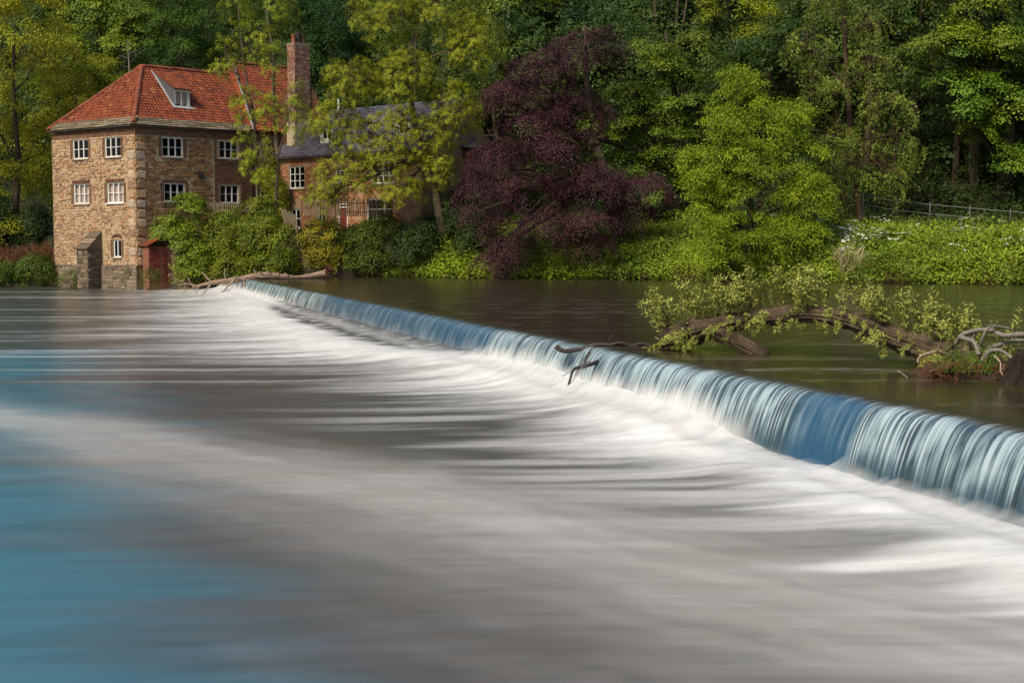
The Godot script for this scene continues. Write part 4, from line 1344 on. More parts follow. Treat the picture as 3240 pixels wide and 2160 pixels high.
func bend(a: Vector3, b: Vector3, sag: float, k := 5, wob := 0.0) -> Array:
	var out := []
	var side := (b - a).cross(Vector3.UP).normalized()
	for q in k + 1:
		var t := float(q) / k
		out.append(a.lerp(b, t) + Vector3.UP * sag * 4.0 * t * (1.0 - t) + side * wob * sin(t * 5.0 + a.x) + Vector3(rng.randfn(), rng.randfn(), rng.randfn()) * wob * 0.25 * (1.0 if q > 0 and q < k else 0.0))
	return out

func taper(r0: float, r1: float, k: int) -> Array:
	var out := []
	for q in k: out.append(lerpf(r0, r1, float(q) / (k - 1)))
	return out

# a tree: trunk along a path, one limb to each lobe with branches in it, leaves over the lobes
func tree(label: String, category: String, path: Array, r0: float, r1: float, lobes: Array, kind: String, colA: Color, colB: Color, density: float, opt := {}) -> Node3D:
	var root := thing(opt.get("name", "broadleaf_tree"), label, category, path[0], opt.get("group", "trees on the wooded bank"))
	var bark := grained(opt.get("bark", "bark"), opt.get("bark_col", lin(0.085, 0.066, 0.045)), 0.95, 1.6, 0.5, 1.35, 2.0)
	var local := []
	for p in path: local.append(off(p, root))
	local[0] -= Vector3.UP * 0.4
	var g := Geo.new()
	g.tube(local, taper(r0, r1, local.size()), 9, 0.25, int(absf(path[0].x * 10)))
	part("trunk", g.mesh(bark), root)
	var fork: float = opt.get("fork", 0.35)
	for l in lobes:
		var c: Vector3 = l[0] - root.position
		var r: Vector3 = l[1]
		var best: Vector3 = local[-1]
		var rad := r1
		for q in range(int(local.size() * fork), local.size()):
			if (local[q].y < c.y - 0.3 * r.y or q == int(local.size() * fork)):
				best = local[q]
				rad = lerpf(r0, r1, float(q) / (local.size() - 1))
		var lg := Geo.new()
		var lp := bend(best, c, (c - best).length() * 0.06, 6, (c - best).length() * 0.04)
		var lr := minf(rad * 0.6, 0.02 + 0.022 * (c - best).length() + 0.02 * r.length())
		lg.tube(lp, taper(lr, lr * 0.45, lp.size()), 6, 0.2, int(absf(c.x * 7)))
		var twigs: int = opt.get("twigs", 5)
		for q in twigs:
			var d := Vector3(rng.randfn(), rng.randfn() * 0.8 + 0.25, rng.randfn() * 0.9 + 0.4).normalized()
			var from: Vector3 = lp[rng.randi_range(3, lp.size() - 1)]
			var to := c + r * d * rng.randf_range(0.75, 0.98)
			var tp := bend(from, to, (to - from).length() * opt.get("arch", 0.07), 4, (to - from).length() * 0.05)
			lg.tube(tp, taper(lr * 0.42, 0.012, tp.size()), 5)
			if opt.get("fine", false):
				for e in 3:
					var f2: Vector3 = tp[rng.randi_range(1, 3)]
					var to2 := f2 + Vector3(rng.randfn(), rng.randfn() * 0.7 + 0.5, rng.randfn()).normalized() * rng.randf_range(0.6, 1.4)
					lg.tube(bend(f2, to2, 0.08, 3, 0.05), taper(lr * 0.2, 0.008, 4), 4, 0.0, 0, Color.WHITE, false)
		part("limb", lg.mesh(bark), root)
	var sp := Spread.new()
	leafage(sp, lobes, root, colA, colB, density, opt.get("pad", 0.9), opt.get("flat", 0.9), opt.get("scale", 1.0), opt.get("inner", 0.12), opt.get("sag", 0.3))
	scatter_part("crown", sp, kind, root)
	return root

func flattened(lobes: Array, k: float) -> Array:      # boughs in tiers, thinner than they are wide
	return lobes.map(func(l): return [l[0], Vector3(l[1].x, l[1].y * k, l[1].z)])

func build_trees() -> void:
	var olive := Color(0.285, 0.275, 0.012)
	var lime := Color(0.300, 0.335, 0.020)
	var leafg := Color(0.180, 0.240, 0.012)
	var mid := Color(0.085, 0.150, 0.011)
	var deep := Color(0.034, 0.076, 0.011)
	var blueg := Color(0.022, 0.075, 0.020)
	# --- far trees on the hillside, behind everything
	var far := [
		["tall yellow green tree rising over the mill's river end", olive, lime, "narrow", Vector3(-33.615, 5.393, -92), [[Vector3(-33.311, 16.966, -92), Vector3(3.197, 3.727, 4)], [Vector3(-34.039, 10.314, -90), Vector3(2.715, 4.109, 3.5)], [Vector3(-32.347, 15.354, -95), Vector3(2.405, 2.97, 3.5)], [Vector3(-31.898, 9.087, -95), Vector3(2.114, 2.699, 3)], [Vector3(-33.196, 5.924, -90.5), Vector3(2.451, 2.583, 2)]]],
		["rounded olive tree growing just behind the mill's hipped roof end", olive, leafg, "narrow", Vector3(-30.605, 7.207, -100), [[Vector3(-31.573, 13.404, -99), Vector3(2.511, 3.417, 4)], [Vector3(-29.778, 13.886, -102), Vector3(2.425, 2.72, 4)], [Vector3(-32.564, 10.523, -98), Vector3(2.179, 2.779, 3)]]],
		["mid green tree with dark gaps above the mill ridge", leafg, mid, "broad", Vector3(-33.716, 13.774, -116), [[Vector3(-34.815, 22.478, -116), Vector3(3.844, 3.246, 5)], [Vector3(-30.651, 20.364, -114), Vector3(2.701, 3.553, 4)], [Vector3(-34.888, 18.27, -113), Vector3(2.145, 2.295, 4)]]],
		["soft dark green tree behind the mill ridge", mid, deep, "narrow", Vector3(-26.145, 14.098, -112), [[Vector3(-26.712, 18.515, -111), Vector3(2.984, 3.119, 4.5)], [Vector3(-24.329, 21.606, -114), Vector3(2.879, 3.37, 4.5)], [Vector3(-28.516, 22.844, -115), Vector3(2.177, 2.323, 4)]]],
		["dark blue green tree directly behind the tall chimney", blueg, deep, "narrow", Vector3(-14.798, 11.985, -112), [[Vector3(-14.589, 19.9, -111), Vector3(2.455, 3.113, 4.5)], [Vector3(-13.85, 15.162, -109), Vector3(2.59, 3.075, 4)], [Vector3(-18.198, 22.669, -114), Vector3(2.518, 3.011, 4)]]],
		["green sycamore standing above the copper beech's outer boughs", leafg, mid, "broad", Vector3(0.436, 9.905, -98), [[Vector3(0.276, 18.192, -97), Vector3(2.298, 2.87, 4)], [Vector3(2.311, 20.357, -99), Vector3(2.186, 2.306, 4)], [Vector3(-1.55, 14.736, -96), Vector3(1.976, 2.554, 3)]]],
		["dense green tree between copper beech and hilltop", mid, deep, "broad", Vector3(7.6, 9.905, -98), [[Vector3(7.386, 20.484, -98), Vector3(2.627, 2.282, 4)], [Vector3(9.969, 18.929, -96), Vector3(2.273, 2.538, 4)], [Vector3(5.49, 20.069, -100), Vector3(2.209, 1.554, 3.5)]]],
		["bright blurred green tree between the maple and the cherry tops", lime, leafg, "narrow", Vector3(14.405, 6.673, -88), [[Vector3(13.557, 18.089, -87), Vector3(1.921, 1.892, 2.6)], [Vector3(15.325, 16.04, -86), Vector3(1.359, 1.876, 2)]]],
		["yellow green tree high behind the drooping cherry", lime, olive, "broad", Vector3(27.002, 8.244, -96), [[Vector3(27.256, 18.761, -95), Vector3(2.849, 2.511, 3.5)], [Vector3(29.26, 16.68, -97), Vector3(2.147, 2.574, 3.5)]]],
		["shadowed tree on the slope behind the metal railing", deep, blueg, "broad", Vector3(28.236, 5.336, -90), [[Vector3(28.374, 11.871, -90), Vector3(2.569, 2.544, 3.2)], [Vector3(22.356, 10.798, -94), Vector3(2.239, 3.255, 3)]]],
	]
	for f in far:
		var base: Vector3 = f[4]
		base.y = ground(base.x, -base.z) - 0.1
		var topc: Vector3 = f[5][0][0]
		tree(f[0], "tree", [base, base.lerp(topc, 0.35) + Vector3(0.3, 0, 0), base.lerp(topc, 0.7), topc], 0.22, 0.08, f[5], f[3], f[1], f[2], 0.58, {"pad": 1.5, "scale": 1.4, "twigs": 3, "flat": 1.3, "inner": 0.25})
	# a wood that climbs the hill out of view, seen only between the trees in front
	wood()
	# --- slender twin-stemmed tree before the brick house
	var s := Vector3(-15.308, 0.65, -82.6)
	tree("slender light green sapling with pale stem before the brick house", "tree", [Vector3(-15.28, 2.76, -82.6), Vector3(-15.383, 4.862, -82.6), Vector3(-15.472, 7.484, -82.7), Vector3(-15.565, 10.352, -82.7), Vector3(-16.144, 13.478, -82.8), Vector3(-16.437, 16.336, -82.9), Vector3(-16.499, 18.929, -83)], 0.11, 0.03, [[Vector3(-16.42, 17.424, -82.5), Vector3(1.171, 1.666, 1.3)], [Vector3(-17.124, 13.826, -82.5), Vector3(1.044, 1.418, 1.2)], [Vector3(-15.372, 15.188, -83), Vector3(1.312, 1.682, 1.2)], [Vector3(-15.709, 10.972, -82.4), Vector3(1.176, 1.424, 1)], [Vector3(-15.908, 7.975, -82.2), Vector3(0.85, 1.557, 0.8)]], "tuft", lime, leafg, 1.15, {"name": "sapling_tree", "pad": 0.55, "scale": 0.8, "twigs": 9, "fine": true, "bark": "pale_bark", "bark_col": lin(0.20, 0.165, 0.115), "inner": 0.3, "fork": 0.3})
	tree("slender sapling with forked pale stem beside the chimney", "tree", [Vector3(-14.121, 2.76, -82), Vector3(-14.167, 5.367, -82), Vector3(-14.074, 7.969, -82.1), Vector3(-14.235, 11.081, -82.2), Vector3(-14.251, 13.914, -82.2), Vector3(-14.652, 16.494, -82.3), Vector3(-14.819, 19.068, -82.4)], 0.12, 0.03, [[Vector3(-13.898, 17.243, -82.2), Vector3(1.296, 1.788, 1.3)], [Vector3(-14.198, 13.604, -81.8), Vector3(0.712, 1.279, 1)], [Vector3(-14.3, 10.655, -81.8), Vector3(0.908, 1.414, 1)], [Vector3(-12.888, 10.665, -81.9), Vector3(0.909, 1.93, 1)], [Vector3(-14.957, 7.292, -81.6), Vector3(1.039, 1.419, 0.8)]], "tuft", lime, leafg, 1.15, {"name": "sapling_tree", "pad": 0.55, "scale": 0.8, "twigs": 9, "fine": true, "bark": "pale_bark", "inner": 0.3, "fork": 0.3})
	# --- broad olive tree before the slate cottage
	tree("broad olive green tree with twisting grey limbs before the cottage", "tree", [Vector3(-3.925, 3.503, -77.8), Vector3(-4.242, 4.987, -77.8), Vector3(-4.366, 6.224, -77.9), Vector3(-4.615, 7.462, -78), Vector3(-5.49, 8.955, -78.2), Vector3(-5.743, 10.943, -78.4), Vector3(-5.871, 12.934, -78.6), Vector3(-5.627, 14.928, -78.8)], 0.30, 0.07, [[Vector3(-7.382, 15.82, -79), Vector3(1.995, 1.844, 2.2)], [Vector3(-3.914, 16.274, -79.5), Vector3(2.258, 1.978, 2.4)], [Vector3(-2.148, 13.973, -79), Vector3(1.749, 1.973, 2)], [Vector3(-9.091, 11.926, -78.4), Vector3(1.739, 1.474, 1.8)], [Vector3(-5.954, 12.124, -78), Vector3(1.853, 1.71, 1.9)], [Vector3(-3.25, 10.308, -78.2), Vector3(1.613, 1.843, 1.7)], [Vector3(-10.151, 9.658, -77.8), Vector3(1.605, 1.224, 1.4)], [Vector3(-9.508, 6.937, -77.4), Vector3(1.724, 1.224, 1.3)], [Vector3(-6.917, 7.671, -77.4), Vector3(1.6, 1.466, 1.3)], [Vector3(-6.28, 5.696, -77), Vector3(1.472, 0.976, 1.1)], [Vector3(-10.728, 5.337, -77.2), Vector3(1.23, 0.857, 0.9)], [Vector3(-4.089, 7.059, -77.4), Vector3(1.231, 1.346, 1.2)], [Vector3(-6.307, 9.579, -77.6), Vector3(1.725, 1.16, 1.3)], [Vector3(-4.943, 8.647, -77.4), Vector3(1.844, 1.22, 1.2)], [Vector3(-8.888, 8.899, -77.5), Vector3(1.354, 0.977, 1)], [Vector3(-10.288, 6.315, -77.2), Vector3(1.045, 0.978, 0.8)], [Vector3(-8.485, 6.184, -77), Vector3(0.981, 0.853, 0.8)]], "tuft", Color(0.215, 0.245, 0.012), Color(0.285, 0.31, 0.018), 1.9, {"pad": 0.5, "scale": 0.72, "twigs": 9, "fine": true, "bark": "grey_bark", "bark_col": lin(0.15, 0.115, 0.075), "inner": 0.3, "fork": 0.4})
	# --- copper beech
	tree("large copper beech with dark purple leaves drooping to the water", "tree", [Vector3(6.136, 2.521, -75), Vector3(5.647, 4.192, -75), Vector3(5.252, 6.109, -75.3), Vector3(4.661, 8.272, -75.6), Vector3(4.181, 10.909, -75.8), Vector3(4.063, 13.31, -76), Vector3(4.057, 14.732, -76)], 0.42, 0.06, flattened([[Vector3(4.04, 13.668, -75.6), Vector3(2.271, 1.593, 1.7)], [Vector3(1.771, 12.546, -75.6), Vector3(1.675, 1.419, 1.5)], [Vector3(-0.202, 11.176, -75), Vector3(1.723, 1.293, 1.6)], [Vector3(1.042, 9.609, -74.6), Vector3(1.894, 1.173, 1.5)], [Vector3(3.472, 10.215, -76), Vector3(1.929, 1.91, 1.6)], [Vector3(-0.788, 7.922, -74), Vector3(1.588, 1.167, 1.7)], [Vector3(2.093, 8.272, -74), Vector3(1.999, 1.283, 1.6)], [Vector3(-1.723, 6.033, -73.6), Vector3(1.348, 1.165, 1.5)], [Vector3(1.139, 6.006, -73), Vector3(1.744, 1.156, 1.7)], [Vector3(4.392, 6.353, -73), Vector3(1.743, 1.27, 1.7)], [Vector3(6.95, 6.033, -73.6), Vector3(1.699, 1.165, 1.5)], [Vector3(1.367, 4.146, -72.6), Vector3(1.506, 0.923, 1.3)], [Vector3(3.674, 3.912, -72.4), Vector3(1.502, 1.151, 1.4)], [Vector3(-0.256, 3.224, -72.8), Vector3(1.046, 1.391, 0.9)], [Vector3(6.465, 4.761, -74), Vector3(1.416, 0.822, 1.1)], [Vector3(-0.718, 2.01, -72.4), Vector3(1.042, 0.751, 0.6)], [Vector3(3.782, 2.99, -72.2), Vector3(1.384, 0.69, 0.8)], [Vector3(-1.653, 4.502, -73), Vector3(1.048, 0.811, 0.9)]], 0.74), "small", Color(0.034, 0.010, 0.017), Color(0.092, 0.034, 0.046), 1.25, {"name": "copper_beech", "twigs": 3, "sag": 0.42, "pad": 1.25, "flat": 1.1, "scale": 1.2, "arch": 0.16, "bark_col": lin(0.06, 0.045, 0.038), "inner": 0.3})
	# --- maple to the right of it
	tree("green maple with broad leaf shelves rising behind the copper beech", "tree", [Vector3(10.702, 2.76, -79), Vector3(10.164, 6.273, -79), Vector3(9.667, 9.791, -79.3), Vector3(9.171, 13.063, -79.6), Vector3(8.903, 15.052, -79.6)], 0.34, 0.08, [[Vector3(8.347, 13.603, -79), Vector3(1.749, 1.604, 1.8)], [Vector3(6.527, 11.391, -78), Vector3(1.483, 1.223, 1.5)], [Vector3(9.42, 11.189, -78.4), Vector3(1.864, 1.722, 1.8)], [Vector3(7.103, 9.379, -77.4), Vector3(1.597, 1.218, 1.5)], [Vector3(4.576, 8.556, -76.2), Vector3(1.332, 1.681, 1.1)], [Vector3(9.203, 8.037, -77.4), Vector3(1.476, 1.343, 1.5)], [Vector3(6.764, 7.316, -77.6), Vector3(1.234, 1.103, 1.2)], [Vector3(8.877, 5.596, -77.6), Vector3(1.36, 1.353, 1.3)], [Vector3(10.724, 14.365, -80), Vector3(1.012, 1.498, 1.3)], [Vector3(8.118, 3.76, -78.5), Vector3(1.503, 0.999, 1)]], "broad", Color(0.130, 0.180, 0.012), mid, 0.68, {"pad": 1.15, "scale": 0.95, "flat": 1.5, "inner": 0.25})
	# --- bright tree at the water's edge
	tree("bright yellow green tree leaning over the far bank by the pool", "tree", [Vector3(12.09, 1.873, -69.5), Vector3(12.112, 3.645, -69.5), Vector3(12.172, 5.635, -69.6), Vector3(12.112, 7.849, -69.8), Vector3(11.967, 9.846, -70)], 0.24, 0.06, [[Vector3(11.792, 10.505, -70), Vector3(1.165, 1.317, 1.3)], [Vector3(10.554, 8.804, -69.4), Vector3(1.432, 1.201, 1.5)], [Vector3(13.345, 8.931, -69.6), Vector3(1.547, 1.314, 1.5)], [Vector3(14.285, 7.041, -69.2), Vector3(1.431, 1.202, 1.4)], [Vector3(11.654, 6.787, -68.6), Vector3(1.528, 1.192, 1.6)], [Vector3(9.638, 6.702, -69), Vector3(1.207, 1.09, 1.3)], [Vector3(14.877, 5.063, -69), Vector3(1.374, 1.204, 1.3)], [Vector3(12.372, 4.712, -68.2), Vector3(1.413, 1.299, 1.5)], [Vector3(9.329, 4.615, -68.6), Vector3(1.258, 0.98, 1.2)], [Vector3(10.321, 3.412, -68.2), Vector3(1.306, 1.085, 1.2)], [Vector3(13.76, 3.527, -68.8), Vector3(1.263, 0.766, 1)], [Vector3(9.944, 2.598, -67.8), Vector3(1.408, 0.81, 0.8)], [Vector3(12.468, 2.922, -68), Vector3(1.303, 0.704, 0.8)], [Vector3(14.649, 3.634, -68.6), Vector3(0.985, 0.655, 0.7)]], "narrow", Color(0.245, 0.320, 0.015), Color(0.165, 0.250, 0.014), 1.05, {"pad": 1.1, "scale": 0.95, "flat": 1.2, "inner": 0.25})
	# --- drooping cherry
	tree("cherry tree with straight brown trunk and long drooping leafy branches", "tree", [Vector3(18.551, 4.144, -72.5), Vector3(18.312, 5.989, -72.6), Vector3(18.02, 8.297, -72.8), Vector3(17.858, 11.066, -73), Vector3(17.673, 13.835, -73.2), Vector3(17.434, 17.059, -73.4)], 0.2, 0.07, [[Vector3(16.906, 15.396, -73), Vector3(1.152, 1.134, 1.4)], [Vector3(18.77, 14.26, -73), Vector3(1.153, 1.137, 1.4)], [Vector3(15.591, 12.951, -72.6), Vector3(1.492, 1.247, 1.5)], [Vector3(18.887, 11.905, -72.4), Vector3(1.604, 1.133, 1.5)], [Vector3(16.297, 10.501, -72), Vector3(1.37, 1.13, 1.5)], [Vector3(19.511, 9.596, -72), Vector3(1.599, 1.358, 1.5)], [Vector3(16.974, 8.221, -71.8), Vector3(1.369, 1.132, 1.4)], [Vector3(20.284, 8.024, -72.2), Vector3(1.606, 1.366, 1.3)], [Vector3(17.858, 6.19, -72), Vector3(1.261, 0.911, 1.2)], [Vector3(19.979, 6.085, -72.2), Vector3(1.035, 1.029, 1)], [Vector3(17.238, 5.056, -72.2), Vector3(0.805, 0.916, 0.8)]], "droop", Color(0.125, 0.180, 0.022), Color(0.225, 0.265, 0.045), 0.72, {"name": "cherry_tree", "pad": 0.8, "flat": 0.35, "scale": 1.25, "arch": 0.2, "twigs": 8, "fine": true, "bark": "cherry_bark", "bark_col": lin(0.11, 0.065, 0.045), "inner": 0.35})
	# --- great sycamore at the end of the railing
	tree("great sycamore with deep green leaf shelves above the metal railing", "tree", [Vector3(27.267, 3.728, -76), Vector3(27.434, 6.621, -76), Vector3(27.746, 9.534, -76.4), Vector3(27.632, 12.968, -77), Vector3(27.314, 15.849, -77)], 0.5, 0.12, [[Vector3(26.366, 16.221, -76.4), Vector3(1.687, 1.661, 2)], [Vector3(23.817, 13.58, -75.4), Vector3(1.55, 1.53, 1.8)], [Vector3(26.783, 13.171, -75), Vector3(1.779, 1.64, 2.1)], [Vector3(24.921, 11.014, -74.6), Vector3(1.419, 1.404, 1.7)], [Vector3(27.582, 10.409, -74.4), Vector3(1.77, 1.518, 2)], [Vector3(25.085, 9.139, -74.6), Vector3(1.303, 0.939, 1.3)], [Vector3(27.868, 7.338, -74), Vector3(1.648, 0.818, 1.3)], [Vector3(30.351, 14.496, -76), Vector3(1.921, 3.079, 2.2)], [Vector3(24.146, 16.208, -77), Vector3(1.215, 1.316, 1.5)]], "broad", leafg, Color(0.075, 0.160, 0.013), 0.68, {"pad": 1.35, "scale": 1.05, "flat": 1.5, "inner": 0.25})
	# --- sapling sycamore beside the outhouse
	tree("young sycamore bush growing between outhouse and ivy covered wall", "tree", [Vector3(-18.884, 0.735, -79.3), Vector3(-18.924, 2.76, -79.4), Vector3(-18.964, 4.783, -79.5)], 0.07, 0.03, [[Vector3(-18.817, 4.591, -79.4), Vector3(1.038, 1.072, 0.9)], [Vector3(-18.99, 2.886, -79), Vector3(0.795, 0.881, 0.7)], [Vector3(-18.458, 2.256, -79), Vector3(0.884, 1.008, 0.7)], [Vector3(-20.161, 3.774, -79.6), Vector3(0.953, 0.506, 0.5)]], "broad", Color(0.105, 0.165, 0.014), leafg, 1.3, {"name": "sycamore_bush", "pad": 0.55, "scale": 0.8})
	# --- dead larch pole behind the mill roof
	var dead := thing("dead_tree", "bare grey dead tree stem standing behind the mill roof", "tree", Vector3(-26.987, 13.797, -97))
	var dg := Geo.new()
	var d0 := Vector3(dead.position.x, ground(dead.position.x, 97) - 0.2, -97)
	dg.tube([off(d0, dead), off(Vector3(-27.018, 15.316, -97), dead), off(Vector3(-27.104, 17.134, -97), dead)], [0.09, 0.06, 0.02], 6)
	part("trunk", dg.mesh(grained("dead_wood", lin(0.26, 0.22, 0.17), 0.95, 2.0, 0.6, 1.2)), dead)
	for q in 9:
		var b := Geo.new()
		var h := (Vector3(-27.009, 14.253, -97) as Vector3).lerp(Vector3(-27.08, 16.831, -97), q / 8.5)
		var sgn := -1.0 if q % 2 else 1.0
		b.tube(bend(off(h, dead), off(h, dead) + Vector3(sgn * rng.randf_range(0.4, 0.9), rng.randf_range(-0.1, 0.3), rng.randf_range(-0.3, 0.3)), 0.05, 3), taper(0.018, 0.006, 4), 4)
		part("branch", b.mesh(mats["dead_wood"]), dead)

# the rest of the wood: a high canopy whose trees run together, and the stems that carry it
func wood() -> void:
	var o := Node3D.new()
	o.name = "woodland"
	add_child(o)
	tag(o, "dark mass of woodland leaves covering the hillside behind the trees", "woodland")
	o.set_meta("kind", "stuff")
	var sp := Spread.new()
	for q in 34000:
		var x := rng.randf_range(-50, 54)
		var t := 13.0 + 56.0 * pow(rng.randf(), 0.85)
		if x < -5.0: t += 11.0
		var d := shore(x) + t
		if absf(x) > 0.42 * d + 4.0: continue
		var roof := 9.0 + 5.0 * n2(x * 0.14, t * 0.14) + 2.0 * n2(x * 0.4, t * 0.4)
		var h := roof - absf(rng.randfn()) * 1.3
		if rng.randf() < 0.16: h = rng.randf() * 2.0
		var p := Vector3(x, ground(x, d) + maxf(h, 0.2), -d)
		var y := (Vector3.UP * 0.9 + Vector3(rng.randfn() * 0.4, 0, 0.6)).normalized()
		var k := n2(x * 0.1 + 50.0, t * 0.1)
		var c := Color(0.018, 0.042, 0.006).lerp(Color(0.055, 0.095, 0.010), clampf(0.5 + k * 1.4, 0, 1))
		sp.put(rng.randi() % 2, facing(y, Vector3(0, 0, 1), rng.randf() * TAU) * rng.randf_range(1.2, 1.9), p, mixed(c, c, 0.25))
	scatter_part("foliage", sp, "broad", o)
	var g := Geo.new()
	for q in 110:
		var x := rng.randf_range(-46, 50)
		var t := rng.randf_range(14.0, 50.0) + (11.0 if x < -5.0 else 0.0)
		var d := shore(x) + t
		var b := Vector3(x, ground(x, d) - 0.3, -d)
		g.tube([b, b + Vector3(rng.randfn() * 0.3, 5, 0.2), b + Vector3(rng.randfn() * 0.6, 10, 0.3)], [0.24, 0.17, 0.08], 6, 0.2, q)
	part("stem", g.mesh(grained("bark", lin(0.085, 0.066, 0.045), 0.95, 1.6, 0.5, 1.35, 2.0)), o).set_meta("kind", "stuff")

func bush(called: String, label: String, category: String, base: Vector3, lobes: Array, kind: String, a: Color, b: Color, density: float, opt := {}) -> Node3D:
	var root := thing(called, label, category, base, opt.get("group", ""))
	var g := Geo.new()
	var bark := grained("bark", lin(0.085, 0.066, 0.045), 0.95, 1.6, 0.5, 1.35, 2.0)
	for l in lobes:
		var c := off(l[0], root)
		g.tube(bend(Vector3(rng.randf_range(-0.15, 0.15), -0.3, -0.1), c, 0.1, 4, 0.08), taper(0.035, 0.012, 5), 5)
		for q in 4:
			var d := Vector3(rng.randfn(), rng.randfn() * 0.6, rng.randfn()).normalized()
			g.tube(bend(c, c + (l[1] as Vector3) * d * 0.9, 0.05, 3), taper(0.014, 0.005, 4), 4)
	part("stem", g.mesh(bark), root)
	var sp := Spread.new()
	leafage(sp, lobes, root, a, b, density, opt.get("pad", 0.5), opt.get("flat", 0.35), opt.get("scale", 0.8), opt.get("inner", 0.2))
	scatter_part("foliage", sp, kind, root)
	return root

func build_bank_plants() -> void:
	var ivyA := Color(0.085, 0.135, 0.011)
	var ivyB := Color(0.195, 0.220, 0.013)
	var dark := Color(0.020, 0.045, 0.010)
	bush("ivy", "thick glossy ivy hanging over the wall between outhouse and leaning fence", "ivy", Vector3(-15.581, 0.363, -79), [[Vector3(-16.993, 3.292, -79.6), Vector3(1.334, 1.292, 0.8)], [Vector3(-14.823, 3.138, -79.2), Vector3(1.518, 1.387, 0.9)], [Vector3(-13.195, 2.823, -78.9), Vector3(1.071, 1.32, 0.7)], [Vector3(-18.654, 1.613, -79.9), Vector3(1.124, 1.148, 0.6)], [Vector3(-16.577, 1.437, -79), Vector3(1.516, 1.072, 0.6)], [Vector3(-13.887, 1.566, -78.8), Vector3(1.638, 0.818, 0.6)]], "ivy", ivyA, ivyB, 1.9)
	bush("shrub", "yellow leaved shrub spilling over the wall below the picket fence", "shrub", Vector3(-10.939, 0.958, -78.4), [[Vector3(-10.819, 3.161, -78.6), Vector3(1.381, 1.151, 0.8)], [Vector3(-10.775, 2.037, -78.2), Vector3(1.125, 0.724, 0.5)]], "ivy", Color(0.15, 0.165, 0.013), Color(0.27, 0.235, 0.014), 1.9)
	bush("shrub", "dark green shrub over the wall beneath the olive tree", "shrub", Vector3(-8.408, 0.963, -78.2), [[Vector3(-8.592, 2.822, -78.3), Vector3(1.438, 1.06, 0.8)], [Vector3(-7.553, 3.611, -78.6), Vector3(1.38, 0.85, 0.7)], [Vector3(-8.256, 1.802, -78), Vector3(1.372, 0.834, 0.6)]], "ivy", Color(0.055, 0.09, 0.011), Color(0.115, 0.14, 0.012), 1.9)
	bush("ivy", "dark ivy bank rising round the foot of the olive tree", "ivy", Vector3(-3.594, 2.023, -77), [[Vector3(-5.13, 3.505, -78), Vector3(1.494, 0.993, 0.9)], [Vector3(-2.901, 4.382, -78.4), Vector3(1.501, 1.619, 1)], [Vector3(-2.104, 3.004, -76.6), Vector3(1.223, 0.976, 0.8)], [Vector3(-5.698, 2.637, -77.2), Vector3(1.357, 0.861, 0.6)]], "ivy", dark, Color(0.045, 0.075, 0.012), 1.7)
	bush("climbing_ivy", "yellow green ivy climbing the brick house wall behind the saplings", "ivy", Vector3(-15.239, 4.979, -87.2), [[Vector3(-15.263, 6.082, -87.1), Vector3(0.611, 1.38, 0.25)], [Vector3(-15.736, 8.029, -87.4), Vector3(0.334, 1.381, 0.2)], [Vector3(-14.742, 5.654, -86.7), Vector3(0.484, 0.962, 0.25)]], "ivy", ivyB, Color(0.19, 0.2, 0.015), 2.4, {"pad": 0.35, "scale": 0.7})
	bush("ivy", "bushy ivy heaped over the fence before the brick house", "ivy", Vector3(-14.889, 4.049, -81), [[Vector3(-14.723, 4.697, -81.2), Vector3(1.36, 0.774, 0.6)], [Vector3(-16.906, 4.34, -81.4), Vector3(1.169, 0.543, 0.5)]], "ivy", ivyA, ivyB, 1.9)
	bush("shrub", "leafy riverside shrub at the mill's outer wall", "shrub", Vector3(-30.873, 0.139, -86.4), [[Vector3(-32.828, 0.827, -86.5), Vector3(1.384, 0.83, 0.9)], [Vector3(-30.434, 1.13, -86.6), Vector3(1.316, 1.079, 0.8)]], "broad", Color(0.085, 0.125, 0.012), Color(0.05, 0.09, 0.012), 1.5, {"scale": 0.8})
	bush("shrub", "dark shrub under the tall yellow green tree beside the mill", "shrub", Vector3(-32.461, 2.18, -91), [[Vector3(-34.3, 4.064, -91), Vector3(1.597, 1.881, 1.2)], [Vector3(-31.842, 3.629, -91), Vector3(1.162, 1.738, 1)]], "broad", Color(0.03, 0.055, 0.01), dark, 1.2, {"pad": 0.8, "scale": 1.1})
	for w in [["weeds rooted in the mill plinth beside the buttress", Vector3(-27.58, 0.175, -85.2), [[Vector3(-27.508, 0.48, -85), Vector3(0.816, 0.435, 0.3)]]], ["weeds sprouting at the outhouse foot", Vector3(-21.235, 0.211, -79.8), [[Vector3(-21.252, 0.671, -79.8), Vector3(0.562, 0.511, 0.3)]]], ["weed tuft in the mill wall between buttress and outhouse", Vector3(-23.128, 0.658, -82.3), [[Vector3(-23.147, 1.026, -82.3), Vector3(0.237, 0.368, 0.15)]]]]:
		bush("wall_weed", w[0], "weed", w[1], w[2], "weed", Color(0.06, 0.1, 0.014), Color(0.1, 0.13, 0.02), 1.6, {"pad": 0.3, "scale": 0.55, "group": "weeds on the mill"})
	# dead bracken stalks by the mill
	var o := stuff("dead_stalks", "rusty brown dead stalks between the mill and the riverside shrub", "bracken")
	var sp := Spread.new()
	for q in 70:
		var p: Vector3 = (Vector3(-33.375, 1.637, -88) as Vector3).lerp(Vector3(-29.766, 1.918, -88), rng.randf()) + Vector3(0, rng.randf_range(-0.4, 0.5), rng.randf_range(-0.6, 0.6))
		var c := mixed(Color(0.23, 0.085, 0.04), Color(0.16, 0.09, 0.05))
		sp.put(rng.randi() % 2, facing(Vector3(rng.randfn() * 0.4 - 0.3, 1, 0.3).normalized(), Vector3(0, 0, 1), rng.randf() * TAU) * rng.randf_range(1.0, 1.7), p, c)
	scatter_part("stalk", sp, "blade", o)
